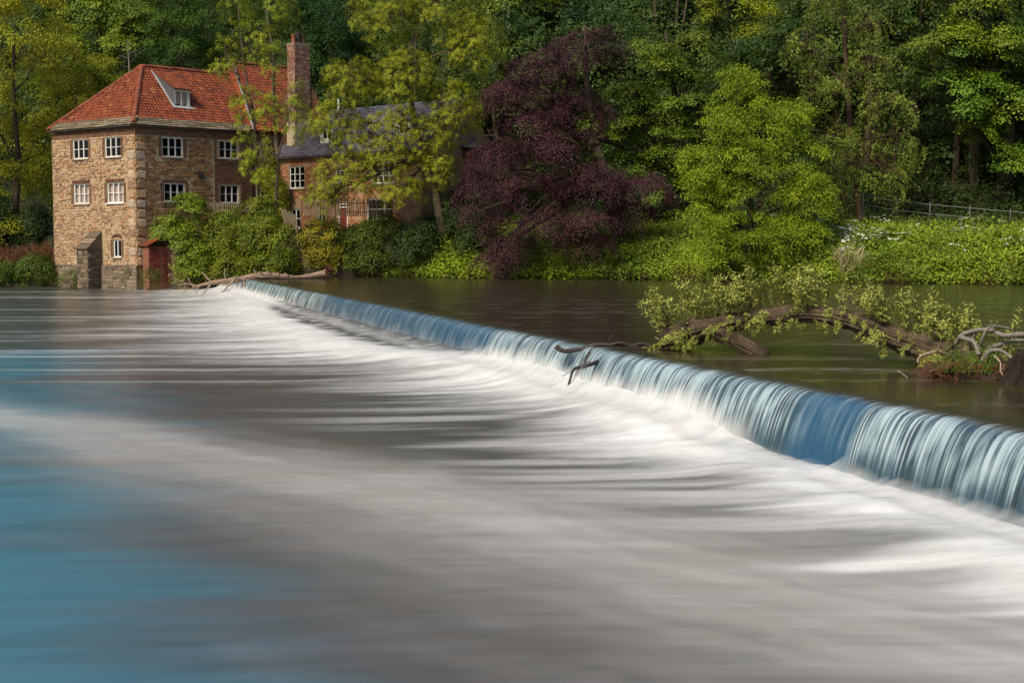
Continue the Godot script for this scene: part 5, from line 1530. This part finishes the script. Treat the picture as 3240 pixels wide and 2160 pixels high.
	# nettles, docks and brambles over the open bank
	o = stuff("bank_weeds", "bright green nettles and brambles covering the far river bank", "weeds")
	sp = Spread.new()
	var bl := Spread.new()
	var um := Spread.new()
	for q in 20000:
		var x := rng.randf_range(-9.0, 33.0)
		var t := -0.35 + 10.5 * pow(rng.randf(), 1.25)
		var d := shore(x) + t
		var hump := (1.2 - 0.9 * sm(4.0, 6.5, t)) * maxf(0.0, n2(x * 0.6, d * 0.6) + 0.7 * n2(x * 1.7, d * 1.7) + 0.1) * sm(-0.3, 1.2, t)
		var p := Vector3(x, maxf(ground(x, d), UPPER) + rng.randf() * hump - 0.05, -d)
		var k := clampf(0.5 + 1.3 * n2(x * 0.22 + 13.0, d * 0.3), 0, 1)
		var c := Color(0.085, 0.145, 0.011).lerp(Color(0.205, 0.290, 0.018), clampf(k + 0.35 * sm(12.0, 20.0, x), 0, 1))
		if n2(x * 0.9 + 5.0, d * 0.9) > 0.42: c = c.lerp(Color(0.2, 0.2, 0.02), 0.6)
		var y := Vector3(rng.randfn() * 0.25, 1, rng.randfn() * 0.25 + 0.35).normalized()
		if t < 0.35 and rng.randf() < 0.22 + 0.4 * clampf(n2(x * 0.4, 2.0) * 2.0, 0, 1):
			bl.put(rng.randi() % 2, facing(Vector3(rng.randfn() * 0.5, 0.5, 0.9).normalized(), Vector3(0, 0, 1), rng.randf() * TAU) * rng.randf_range(0.7, 1.2), p + Vector3.UP * 0.15, mixed(Color(0.2, 0.12, 0.07), Color(0.13, 0.09, 0.05)))
		else:
			sp.put(rng.randi() % 2, facing(y, Vector3(0, 0, 1), rng.randf() * TAU) * rng.randf_range(0.5, 1.3) * (1.0 + 0.5 * clampf(n2(x * 0.8 + 9.0, d * 0.8), 0, 1)), p, mixed(c, c, 0.3))
	for q in 340:
		var big := q < 60
		var x := rng.randfn(17.3, 1.0) if big else rng.randf_range(13.5, 31.0)
		var d := shore(x) + (rng.randf_range(2.4, 4.2) if big else rng.randf_range(1.0, 9.0))
		if not big and n2(x * 0.5 + 3.0, d * 0.5) < 0.1: continue
		um.put(rng.randi() % 2, facing(Vector3(rng.randfn() * 0.2, 1, rng.randfn() * 0.2).normalized(), Vector3(0, 0, 1), rng.randf() * TAU) * rng.randf_range(0.8, 1.1), Vector3(x, ground(x, d), -d), Color.WHITE)
	scatter_part("weed", sp, "weed", o)
	sp = Spread.new()
	for q in 2600:                                      # docks and butterbur: broad leaves standing out of the rest
		var x := rng.randf_range(-8.0, 33.0)
		var t := rng.randf_range(0.0, 8.0)
		var d := shore(x) + t
		if n2(x * 0.35 + 40.0, d * 0.45) < 0.08: continue
		var c := Color(0.095, 0.165, 0.014).lerp(Color(0.20, 0.285, 0.022), rng.randf())
		sp.put(rng.randi() % 2, facing(Vector3(rng.randfn() * 0.3, 1, 0.5).normalized(), Vector3(0, 0, 1), rng.randf() * TAU) * rng.randf_range(0.7, 1.2), Vector3(x, maxf(ground(x, d), UPPER) + rng.randf_range(0.25, 0.65) * sm(-0.2, 1.0, t), -d), c)
	scatter_part("dock", sp, "broad", o)
	sp = Spread.new()
	for q in 3400:                                      # long grasses
		var x := rng.randf_range(-7.0, 33.0)
		var t := rng.randf_range(-0.2, 9.0)
		var d := shore(x) + t
		if n2(x * 0.3 + 80.0, d * 0.4) < -0.05: continue
		sp.put(rng.randi() % 2, facing(Vector3(rng.randfn() * 0.3 - 0.15, 1, rng.randfn() * 0.25 + 0.2).normalized(), Vector3(0, 0, 1), rng.randf() * TAU) * rng.randf_range(1.0, 1.9), Vector3(x, maxf(ground(x, d), UPPER) + 0.15, -d), mixed(Color(0.13, 0.20, 0.02), Color(0.30, 0.31, 0.07)))
	scatter_part("grass", sp, "blade", o)
	o = stuff("dry_roots", "pale dry roots and stalks hanging at the water's edge of the bank", "roots")
	scatter_part("stalk", bl, "blade", o)
	o = stuff("cow_parsley", "drifts of white cow parsley flowers on the green bank", "flowers")
	scatter_part("flower", um, "umbel", o)
	# dead grass tussock below the flowers
	var tu := thing("grass_tussock", "pale dead grass tussock below the white flowers on the bank", "grass", Vector3(16.341, 1.923, -65.6))
	var ts := Spread.new()
	for q in 12:
		ts.put(q % 2, facing(Vector3(rng.randfn() * 0.5 - 0.2, 1, 0.5).normalized(), Vector3(0, 0, 1), rng.randf() * TAU) * rng.randf_range(0.9, 1.5), Vector3(rng.randfn(0, 0.4), rng.randfn(0, 0.25), rng.randfn(0, 0.3)), mixed(Color(0.50, 0.42, 0.27), Color(0.38, 0.30, 0.17)))
	scatter_part("blade", ts, "blade", tu)
	# shaded ground cover under the trees and up the slope
	o = stuff("ground_ivy", "dark ivy and ferns covering the shaded slope under the trees", "ground cover")
	sp = Spread.new()
	for q in 9000:
		var x := rng.randf_range(-40.0, 42.0)
		var t := rng.randf_range(7.0, 24.0)
		if x < -6.0: t += 12.0
		var d := shore(x) + t
		if absf(x) > 0.42 * d + 2.0: continue
		var c := Color(0.028, 0.052, 0.010)
		sp.put(rng.randi() % 2, facing(Vector3(rng.randfn() * 0.3, 1, 0.4).normalized(), Vector3(0, 0, 1), rng.randf() * TAU) * rng.randf_range(1.0, 1.8), Vector3(x, ground(x, d) + rng.randf() * 0.25, -d), mixed(c, c, 0.35))
	scatter_part("weed", sp, "weed", o)

func stuff(called: String, label: String, category: String) -> Node3D:
	var o := Node3D.new()
	o.name = called
	add_child(o)
	tag(o, label, category)
	o.set_meta("kind", "stuff")
	return o

# ------------------------------------------------------------------------------------------------------------------ drift timber
func stick(root: Node3D, called: String, m: Material, pts: Array, r0: float, r1: float, sides := 6, rough := 0.25) -> void:
	var g := Geo.new()
	var fine := []
	for k in pts.size() - 1:                         # Catmull-Rom through the points
		var p0: Vector3 = pts[maxi(k - 1, 0)]
		var p1: Vector3 = pts[k]
		var p2: Vector3 = pts[k + 1]
		var p3: Vector3 = pts[mini(k + 2, pts.size() - 1)]
		for q in 4:
			fine.append(off(p1.cubic_interpolate(p2, p0, p3, q / 4.0), root))
	fine.append(off(pts[-1], root))
	g.tube(fine, taper(r0, r1, fine.size()), sides, rough, called.hash() % 97)
	part(called, g.mesh(m), root)

func build_driftwood() -> void:
	var pale := grained("drift_wood", lin(0.42, 0.30, 0.22), 0.9, 3.0, 0.6, 1.2, 1.5)
	var root := thing("driftwood_log", "bleached fallen branch lying across the far end of the weir", "driftwood", Vector3(-13.366, 0.908, -72.5))
	var g := Geo.new()
	var main := [Vector3(-9.985, 1.186, -73.6), Vector3(-10.358, 1.097, -73.4), Vector3(-11.495, 0.966, -73), Vector3(-12.302, 1.017, -72.8), Vector3(-13.104, 1.068, -72.6), Vector3(-13.922, 0.978, -72.5), Vector3(-14.786, 0.841, -72.4), Vector3(-15.855, 0.705, -72.3), Vector3(-16.645, 0.546, -72.2), Vector3(-17.041, 0.361, -72.2)]
	var rad := [0.22, 0.17, 0.08, 0.12, 0.17, 0.16, 0.13, 0.10, 0.06, 0.03]
	var loc := []
	for p in main: loc.append(off(p, root))
	furrowed(g, densify(loc), densify_f(rad))
	part("stem", g.mesh(pale), root)
	for b in [[[Vector3(-15.948, 0.705, -72.3), Vector3(-16.222, 0.985, -72.2), Vector3(-16.448, 1.285, -72.2)], 0.05, 0.02], [[Vector3(-15.205, 0.798, -72.3), Vector3(-15.27, 1.098, -72.3), Vector3(-15.288, 1.468, -72.3)], 0.03, 0.012], [[Vector3(-14.792, 0.801, -72.2), Vector3(-15.078, 0.506, -72), Vector3(-15.387, 0.122, -71.8)], 0.06, 0.025], [[Vector3(-16.043, 0.593, -72.2), Vector3(-16.186, 0.365, -72.1), Vector3(-16.422, 0.091, -72)], 0.045, 0.02], [[Vector3(-14.236, 0.87, -72.2), Vector3(-14.244, 0.573, -72.1), Vector3(-14.433, 0.437, -72), Vector3(-14.894, 0.437, -72)], 0.03, 0.01], [[Vector3(-16.135, 0.616, -72.2), Vector3(-16.506, 0.576, -72), Vector3(-16.671, 0.371, -71.9), Vector3(-16.698, 0.076, -71.8)], 0.035, 0.012], [[Vector3(-16.738, 0.523, -72.2), Vector3(-17.244, 0.639, -72.2), Vector3(-17.8, 0.57, -72.2)], 0.03, 0.01], [[Vector3(-16.901, 0.454, -72.2), Vector3(-17.149, 0.801, -72.2), Vector3(-17.282, 1.101, -72.2)], 0.025, 0.008], [[Vector3(-17.017, 0.385, -72.2), Vector3(-17.365, 0.272, -72.1), Vector3(-17.529, 0.068, -72)], 0.025, 0.008], [[Vector3(-17.245, 0.616, -72.2), Vector3(-17.588, 0.801, -72.2), Vector3(-17.979, 0.916, -72.2)], 0.018, 0.006], [[Vector3(-17.361, 0.57, -72.2), Vector3(-17.432, 0.368, -72), Vector3(-17.802, 0.276, -72)], 0.015, 0.006]]:
		stick(root, "branch", pale, b[0], b[1] * 1.4, b[2] * 1.5, 6)
	for b in [[Vector3(-13.596, 1.094, -72.5), Vector3(-13.758, 1.42, -72.4)], [Vector3(-13.271, 1.117, -72.5), Vector3(-13.436, 1.281, -72.4)], [Vector3(-12.87, 1.138, -72.6), Vector3(-13.013, 1.326, -72.5)], [Vector3(-14.533, 0.913, -72.3), Vector3(-14.696, 1.008, -72.2)], [Vector3(-12.47, 1.089, -72.7), Vector3(-12.608, 1.229, -72.7)], [Vector3(-12.022, 1.04, -72.8), Vector3(-12.206, 1.203, -72.8)]]:
		stick(root, "broken_stub", pale, [b[0], b[0].lerp(b[1], 0.6), b[1]], 0.10, 0.035, 7, 0.5)
	var roots := Geo.new()
	for q in 90:
		var c := off(Vector3(-10.032, 1.186, -73.6), root)
		var d := Vector3(absf(rng.randfn()) * 0.7 - 0.1, absf(rng.randfn()) - 0.3, rng.randfn()).normalized()
		roots.tube(bend(c, c + d * rng.randf_range(0.3, 0.55), 0.04, 3, 0.05), taper(0.035, 0.008, 4), 4)
	var rp := part("root_plate", roots.mesh(grained("rust_wood", lin(0.20, 0.085, 0.05), 0.95, 3.0, 0.5, 1.3)), root)
	# --- branch caught on the crest
	var wet := grained("wet_wood", lin(0.042, 0.028, 0.022), 0.5, 3.0, 0.6, 1.3, 1.0, 0.5)
	var snag := thing("snagged_branch", "dark wet forked branch caught on the weir crest", "branch", Vector3(1.357, 0.837, -25))
	stick(snag, "stem", wet, [Vector3(0.8, 0.885, -24.9), Vector3(0.944, 0.797, -24.9), Vector3(1.154, 0.809, -24.95), Vector3(1.357, 0.846, -25), Vector3(1.494, 0.894, -25), Vector3(1.606, 0.91, -25), Vector3(1.815, 0.902, -25), Vector3(1.995, 0.93, -25.05), Vector3(2.209, 0.878, -25.1), Vector3(2.375, 0.907, -25.15), Vector3(2.582, 0.879, -25.2)], 0.045, 0.03, 7)
	stick(snag, "branch", wet, [Vector3(1.824, 0.853, -24.8), Vector3(1.58, 0.705, -24.1), Vector3(1.293, 0.615, -23.8), Vector3(1.123, 0.603, -23.6), Vector3(1.051, 0.559, -23.5), Vector3(1.016, 0.462, -23.4), Vector3(0.972, 0.311, -23.4)], 0.042, 0.018, 7)
	stick(snag, "twig", wet, [Vector3(1.568, 0.718, -24.4), Vector3(1.193, 0.588, -24.1), Vector3(0.892, 0.428, -23.9)], 0.012, 0.005, 5)
	stick(snag, "twig", wet, [Vector3(1.815, 0.894, -25), Vector3(1.782, 0.99, -25), Vector3(1.878, 1.103, -25)], 0.012, 0.006, 5)
	stick(snag, "twig", wet, [Vector3(0.944, 0.805, -24.9), Vector3(0.864, 0.845, -24.9), Vector3(0.808, 0.821, -24.9)], 0.018, 0.006, 5)
	stick(snag, "twig", wet, [Vector3(1.486, 0.87, -25), Vector3(1.413, 0.934, -25), Vector3(1.365, 0.974, -25)], 0.010, 0.005, 5)
	stick(snag, "twig", wet, [Vector3(1.808, 0.885, -24.9), Vector3(1.753, 0.805, -24.8), Vector3(1.778, 0.757, -24.7)], 0.010, 0.006, 5)
	# --- rock that parts the falling sheet
	var rock := thing("boulder", "dark wet boulder splitting the falling water beside the snagged branch", "rock", weir_at(11.75, 0.02, 0.3))
	var rg := Geo.new()
	rg.tube([Vector3(0, -0.6, 0), Vector3(0, 0.2, 0), Vector3(0.02, 0.4, 0.0), Vector3(0.04, 0.52, -0.02), Vector3(0.06, 0.56, -0.03)], [0.12, 0.11, 0.09, 0.05, 0.01], 8, 0.5, 9)
	part("rock", rg.mesh(mats["wet_stone"]), rock)

func densify(a: Array) -> Array:
	var out := []
	for k in a.size() - 1:
		for q in 6: out.append((a[k] as Vector3).cubic_interpolate(a[k + 1], a[maxi(k - 1, 0)], a[mini(k + 2, a.size() - 1)], q / 6.0))
	out.append(a[-1])
	return out

func densify_f(a: Array) -> Array:
	var out := []
	for k in a.size() - 1:
		for q in 6: out.append(lerpf(a[k], a[k + 1], q / 6.0))
	out.append(a[-1])
	return out

# ------------------------------------------------------------------------------------------------------------------ fallen willow
func shoot_mesh(which: int, m: Material) -> ArrayMesh:
	var r := RandomNumberGenerator.new()
	r.seed = 40 + which
	var g := Geo.new()
	var pts := []
	for q in 7:
		var t := q / 6.0
		pts.append(Vector3(-0.22 * t * t + 0.02 * sin(t * 9.0 + which), t * 0.8, 0.05 * sin(t * 5.0 + which)))
	g.tube(pts, taper(0.009, 0.003, 7), 4, 0.0, 0, Color(0.16, 0.13, 0.05), false)
	for s in 3:                                        # side twigs
		var p: Vector3 = pts[2 + s]
		var tip := p + Vector3(r.randf_range(-0.25, 0.1), r.randf_range(0.12, 0.25), r.randf_range(-0.2, 0.2))
		g.tube([p, p.lerp(tip, 0.5) + Vector3.UP * 0.02, tip], [0.005, 0.004, 0.002], 4, 0.0, 0, Color(0.16, 0.13, 0.05), false)
		for q in 11:
			willow_leaf(g, r, p.lerp(tip, 0.2 + 0.8 * r.randf()))
	for q in 46:
		var t := pow(r.randf(), 0.6)
		var k := clampi(int(t * 6), 0, 5)
		willow_leaf(g, r, (pts[k] as Vector3).lerp(pts[k + 1], r.randf()))
	return g.mesh(m)

func willow_leaf(g: Geo, r: RandomNumberGenerator, p: Vector3) -> void:
	var d := Vector3(r.randf_range(-1.3, 0.7), r.randf_range(-0.5, 0.7), r.randf_range(-1, 1)).normalized()
	var n := Vector3(r.randfn() * 0.5, 1, r.randfn() * 0.5).normalized()
	n = (n - d * n.dot(d)).normalized()
	var v := r.randf_range(0.7, 1.25)
	leaf(g, p, d, n, r.randf_range(0.06, 0.12), r.randf_range(0.018, 0.028), Color(0.31 * v, 0.35 * v, 0.075 * v))

func build_fallen_willow() -> void:
	var bark := grained("willow_bark", lin(0.20, 0.15, 0.10), 0.95, 1.0, 0.45, 1.3, 4.0)
	bark.uv1_scale = Vector3(3.0, 9.0, 3.0)
	var root := thing("fallen_willow", "fallen willow trunk arching out of the upper pool with fresh shoots", "fallen tree", Vector3(3.973, 0.945, -23.6))
	var pts := [Vector3(2.669, 1.001, -24.3), Vector3(2.873, 1.067, -24.25), Vector3(3.203, 1.186, -24.1), Vector3(3.559, 1.299, -23.9), Vector3(3.967, 1.416, -23.6), Vector3(4.364, 1.508, -23.3), Vector3(4.75, 1.568, -23), Vector3(5.102, 1.582, -22.6), Vector3(5.44, 1.531, -22.2), Vector3(5.738, 1.433, -21.7), Vector3(6.017, 1.3, -21.2), Vector3(6.307, 1.181, -20.8), Vector3(6.615, 1.088, -20.3), Vector3(6.936, 0.999, -19.9), Vector3(7.275, 0.937, -19.6)]
	var loc := []
	var rad := [0.20, 0.235, 0.225, 0.18, 0.14, 0.125, 0.125, 0.13, 0.14, 0.155, 0.17, 0.18, 0.18, 0.165, 0.14]
	for p in pts: loc.append(off(p, root))
	var fine := []
	var fr := []
	for k in loc.size() - 1:
		for q in 5:
			fine.append((loc[k] as Vector3).cubic_interpolate(loc[k + 1], loc[maxi(k - 1, 0)], loc[mini(k + 2, loc.size() - 1)], q / 5.0))
			fr.append(lerpf(rad[k], rad[k + 1], q / 5.0) * (1.0 + 0.05 * rng.randfn()))
	var g := Geo.new()
	furrowed(g, fine, fr)
	part("trunk", g.mesh(bark), root)
	var sg := Geo.new()
	var stub := []
	for q in 9: stub.append(off(Vector3(3.43, 1.221, -23.8), root).lerp(off(Vector3(4.355, 0.811, -23.2), root), q / 8.0) + Vector3.UP * 0.06 * sin(PI * q / 8.0))
	furrowed(sg, stub, [0.10, 0.11, 0.115, 0.12, 0.125, 0.13, 0.13, 0.125, 0.11])
	part("broken_limb", sg.mesh(bark), root)
	var pale := grained("split_wood", lin(0.42, 0.30, 0.20), 0.9, 4.0, 0.6, 1.2, 1.0)
	for s in [[1527, 770, 1516, 757], [1540, 765, 1536, 752], [1560, 758, 1556, 747], [1522, 782, 1503, 775], [1520, 790, 1508, 786], [1550, 762, 1548, 748]]:
		var a: Vector3 = loc[0] + Vector3((s[0] - 1518) * 0.0077, (786 - s[1]) * 0.0077 - 0.02, rng.randf_range(-0.12, 0.15))
		var b: Vector3 = a + Vector3((s[2] - s[0]) * 0.0077, (s[1] - s[3]) * 0.0085 + 0.03, rng.randf_range(-0.05, 0.05))
		var q := Geo.new()
		q.tube([a, a.lerp(b, 0.6), b], [0.035, 0.025, 0.004], 5)
		part("splinter", q.mesh(pale if rng.randf() < 0.6 else bark), root)
	for s in [[fine[58] + Vector3(0.02, 0.2, 0.05), Vector3(-0.2, 0.13, 0.1)], [fine[62] + Vector3(0, 0.2, 0.08), Vector3(0.02, 0.18, 0.05)]]:
		var q := Geo.new()
		q.tube([s[0] - s[1] * 0.4, s[0], s[0] + s[1] * 0.7, s[0] + s[1]], [0.055, 0.05, 0.04, 0.015], 7, 0.4, 3)
		part("snapped_branch", q.mesh(pale), root)
	# fresh shoots
	var lm := leaf_mat("willow_leaf", 0.5)
	var shapes := []
	for q in 6: shapes.append(shoot_mesh(q, lm))
	for q in 290:
		var k := rng.randi_range(1, fine.size() - 8)
		if q < 44: k = rng.randi_range(1, 18)
		elif q < 80: k = rng.randi_range(18, 34)
		elif q < 140: k = rng.randi_range(44, fine.size() - 2)
		var side := rng.randf_range(-1.2, 1.2)
		var up := Vector3(rng.randfn() * 0.22, cos(side * 0.5), sin(side * 0.6)).normalized()
		var hang := q % 3 == 0
		if hang: up = Vector3(rng.randfn() * 0.7, -0.5 + 0.7 * rng.randf(), 1.0).normalized()
		var o: Vector3 = fine[k] + up * fr[k] * 0.9
		var b := Basis(up.cross(Vector3.BACK).normalized() if absf(up.z) < 0.9 else Vector3.RIGHT, up, Vector3.BACK).orthonormalized()
		b = b.rotated(up, rng.randf_range(-0.9, 0.9))
		part("shoot", shapes[rng.randi() % 6], root, Transform3D(b * rng.randf_range(0.5, 1.05) * (0.75 if hang else 1.0), o))
	# --- raft of drift, roots and grass at the trunk's far end
	var raft := thing("driftwood_raft", "raft of soil and tangled roots caught against the fallen willow", "debris", Vector3(6.544, 0.915, -19.3))
	var mg := Geo.new()
	var rows := 9
	var cols := 26
	for a in rows:
		for c in cols:
			var fx := c / (cols - 1.0) * 2.0 - 1.0
			var fz := a / (rows - 1.0) * 2.0 - 1.0
			var h := maxf(0.0, 1.0 - fx * fx - fz * fz * 0.9)
			mg.v.append(Vector3(0.35 + fx * 1.15, -0.12 + 0.34 * sqrt(h) * (1.0 + 0.6 * n2(fx * 3.0, fz * 3.0)), fz * 0.55))
			mg.c.append(Color(0.05, 0.035, 0.024) * (1.0 + 0.4 * n2(fx * 9.0, fz * 9.0)))
	grid(mg, rows, cols)
	part("soil", mg.mesh(mats["earth"]), raft)
	var tw := grained("rust_wood", lin(0.20, 0.085, 0.05), 0.95, 3.0, 0.5, 1.3)
	var rt := Geo.new()
	for q in 290:
		var a := Vector3(rng.randf_range(-0.75, 1.3), rng.randf_range(-0.02, 0.2), rng.randf_range(0.15, 0.6))
		var d := Vector3(rng.randfn(), rng.randfn() * 0.5 - 0.15, rng.randfn() * 0.4).normalized()
		rt.tube(bend(a, a + d * rng.randf_range(0.12, 0.42), 0.03, 3, 0.04), taper(rng.randf_range(0.004, 0.009), 0.002, 4), 4, 0.0, 0, mixed(Color(0.9, 0.8, 0.7), Color(1.7, 1.6, 1.4)), false)
	part("root_tangle", rt.mesh(tw), raft).set_meta("kind", "stuff")
	var gs := Spread.new()
	for q in 46:
		gs.put(q % 2, facing(Vector3(rng.randfn() * 0.25, 1, rng.randfn() * 0.3).normalized(), Vector3(0, 0, 1), rng.randf() * TAU) * rng.randf_range(0.3, 0.6), Vector3(rng.randfn(-0.12, 0.2), 0.08, rng.randf_range(0.2, 0.5)), mixed(Color(0.09, 0.19, 0.015), Color(0.13, 0.2, 0.03)))
	scatter_part("grass", gs, "blade", raft)
	var ls := Spread.new()
	for q in 40:
		ls.put(q % 2, facing(Vector3(rng.randfn() * 0.3, 1, 0.3).normalized(), Vector3(0, 0, 1), rng.randf() * TAU) * rng.randf_range(0.3, 0.55), Vector3(rng.randf_range(-0.6, 1.3), rng.randf_range(0.05, 0.25), rng.randf_range(-0.3, 0.5)), mixed(Color(0.08, 0.14, 0.015), Color(0.15, 0.17, 0.03)))
	scatter_part("leaves", ls, "weed", raft)
	# --- bleached branches stranded on it
	var grey := grained("grey_drift", lin(0.25, 0.225, 0.195), 0.85, 4.0, 0.55, 1.25, 1.0)
	var tan := mats["drift_wood"] as Material
	for d in [["grey bleached branch bent downward over the root raft", grey, [Vector3(6.409, 1.437, -19.4), Vector3(6.445, 1.419, -19.3), Vector3(6.498, 1.401, -19.2), Vector3(6.533, 1.353, -19.1), Vector3(6.552, 1.207, -19)], 0.036, 0.03], ["long bleached branch arching behind the root raft", grey, [Vector3(6.447, 1.308, -19.7), Vector3(6.506, 1.448, -19.6), Vector3(6.678, 1.518, -19.5), Vector3(6.861, 1.53, -19.4), Vector3(6.989, 1.462, -19.3), Vector3(7.248, 1.481, -19.2), Vector3(7.505, 1.463, -19.1)], 0.03, 0.04], ["thin grey branch with an upturned end above the raft", grey, [Vector3(6.693, 1.268, -19.4), Vector3(6.699, 1.419, -19.3), Vector3(6.776, 1.568, -19.3), Vector3(6.899, 1.593, -19.3), Vector3(7.11, 1.555, -19.3)], 0.022, 0.014], ["knotted white branch propped against the dark stump", grey, [Vector3(6.574, 1.124, -18.9), Vector3(6.632, 1.24, -18.9), Vector3(6.698, 1.276, -18.9), Vector3(6.807, 1.28, -18.85), Vector3(6.894, 1.217, -18.8), Vector3(6.943, 1.153, -18.7)], 0.036, 0.022], ["curved reddish root at the upstream tip of the raft", tan, [Vector3(5.759, 1.085, -19.2), Vector3(5.794, 1.172, -19.2), Vector3(6.034, 1.226, -19.3), Vector3(6.203, 1.193, -19.4), Vector3(6.418, 1.122, -19.5)], 0.016, 0.022], ["straight tan stick floating along the raft's front", tan, [Vector3(5.836, 0.983, -18.9), Vector3(6.077, 1.051, -18.9), Vector3(6.194, 1.072, -19)], 0.018, 0.014], ["forked pale root hanging to the water before the stump", tan, [Vector3(6.665, 1.219, -18.7), Vector3(6.715, 1.132, -18.6), Vector3(6.682, 1.027, -18.5), Vector3(6.707, 0.953, -18.4)], 0.014, 0.008], ["grey branch lying level behind the raft's bleached tangle", grey, [Vector3(6.853, 1.26, -19.5), Vector3(7.003, 1.331, -19.4), Vector3(7.189, 1.381, -19.4), Vector3(7.463, 1.363, -19.3)], 0.03, 0.03]]:
		var st := thing("stranded_branch", d[0], "branch", d[2][0], "bleached branches on the raft")
		stick(st, "stem", d[1], d[2], d[3], d[4], 7, 0.35)
		var k: int = d[2].size() / 2
		stick(st, "stub", d[1], [d[2][k], d[2][k] + Vector3(0.03, 0.05, 0.02), d[2][k] + Vector3(0.04, 0.1, 0.03)], d[4] * 0.7, 0.006, 5, 0.3)
	# --- stump
	var stump := thing("tree_stump", "dark rotten tree stump standing in the pool beside the raft", "stump", Vector3(6.948, 0.861, -18.2))
	var tg := Geo.new()
	var sp := []
	for q in 9: sp.append(Vector3(0.06 * q / 8.0, -0.25 + 0.72 * q / 8.0, 0))
	furrowed(tg, sp, [0.42, 0.40, 0.37, 0.33, 0.29, 0.26, 0.24, 0.22, 0.17])
	part("body", tg.mesh(grained("stump_wood", lin(0.045, 0.03, 0.024), 0.8, 3.0, 0.4, 1.5, 4.0)), stump)
	# a twig standing in the pool
	var fl := thing("pool_twig", "lone thin twig sticking out of the pool before the raft", "twig", Vector3(5.526, 0.919, -19))
	stick(fl, "stem", tan, [Vector3(5.5, 0.958, -19.3), Vector3(5.534, 0.93, -19.2), Vector3(5.563, 0.882, -19)], 0.008, 0.006, 5)

# a trunk whose bark runs in deep furrows along it
func furrowed(g: Geo, pts: Array, radii: Array) -> void:
	var sides := 64
	var first := g.v.size()
	var x := (pts[1] - pts[0] as Vector3).cross(Vector3.UP).normalized()
	if x.length() < 0.5: x = Vector3.RIGHT
	var run := 0.0
	for q in pts.size():
		var f: Vector3 = (pts[mini(q + 1, pts.size() - 1)] - pts[maxi(q - 1, 0)]).normalized()
		x = (x - f * x.dot(f)).normalized()
		var y := f.cross(x)
		if q: run += (pts[q] - pts[q - 1] as Vector3).length()
		for s in sides:
			var an := TAU * s / sides
			var ridge_n := n2(cos(an) * 9.0 + run * 0.5, sin(an) * 9.0 + run * 0.3)
			var lump := n2(cos(an) * 1.5 + 9.0, sin(an) * 1.5 + run * 2.0)
			g.v.append(pts[q] + (x * cos(an) + y * sin(an)) * radii[q] * (1.0 + 0.40 * ridge_n + 0.2 * lump))
			var v := 1.0 + 0.35 * n2(an * 2.0 + 60.0, run * 3.0)
			g.c.append(Color(v, v, v))
		if q:
			for s in sides:
				var a := first + (q - 1) * sides + s
				var b := first + (q - 1) * sides + (s + 1) % sides
				for e in [a, a + sides, b + sides, a, b + sides, b]: g.i.append(e)
	for e in [0, pts.size() - 1]:
		var k := g.v.size()
		g.v.append(pts[e]); g.c.append(Color.WHITE)
		for s in sides:
			var a: int = first + e * sides + s
			var b: int = first + e * sides + (s + 1) % sides
			for w in ([k, a, b] if e == 0 else [k, b, a]): g.i.append(w)
	g.smooth()
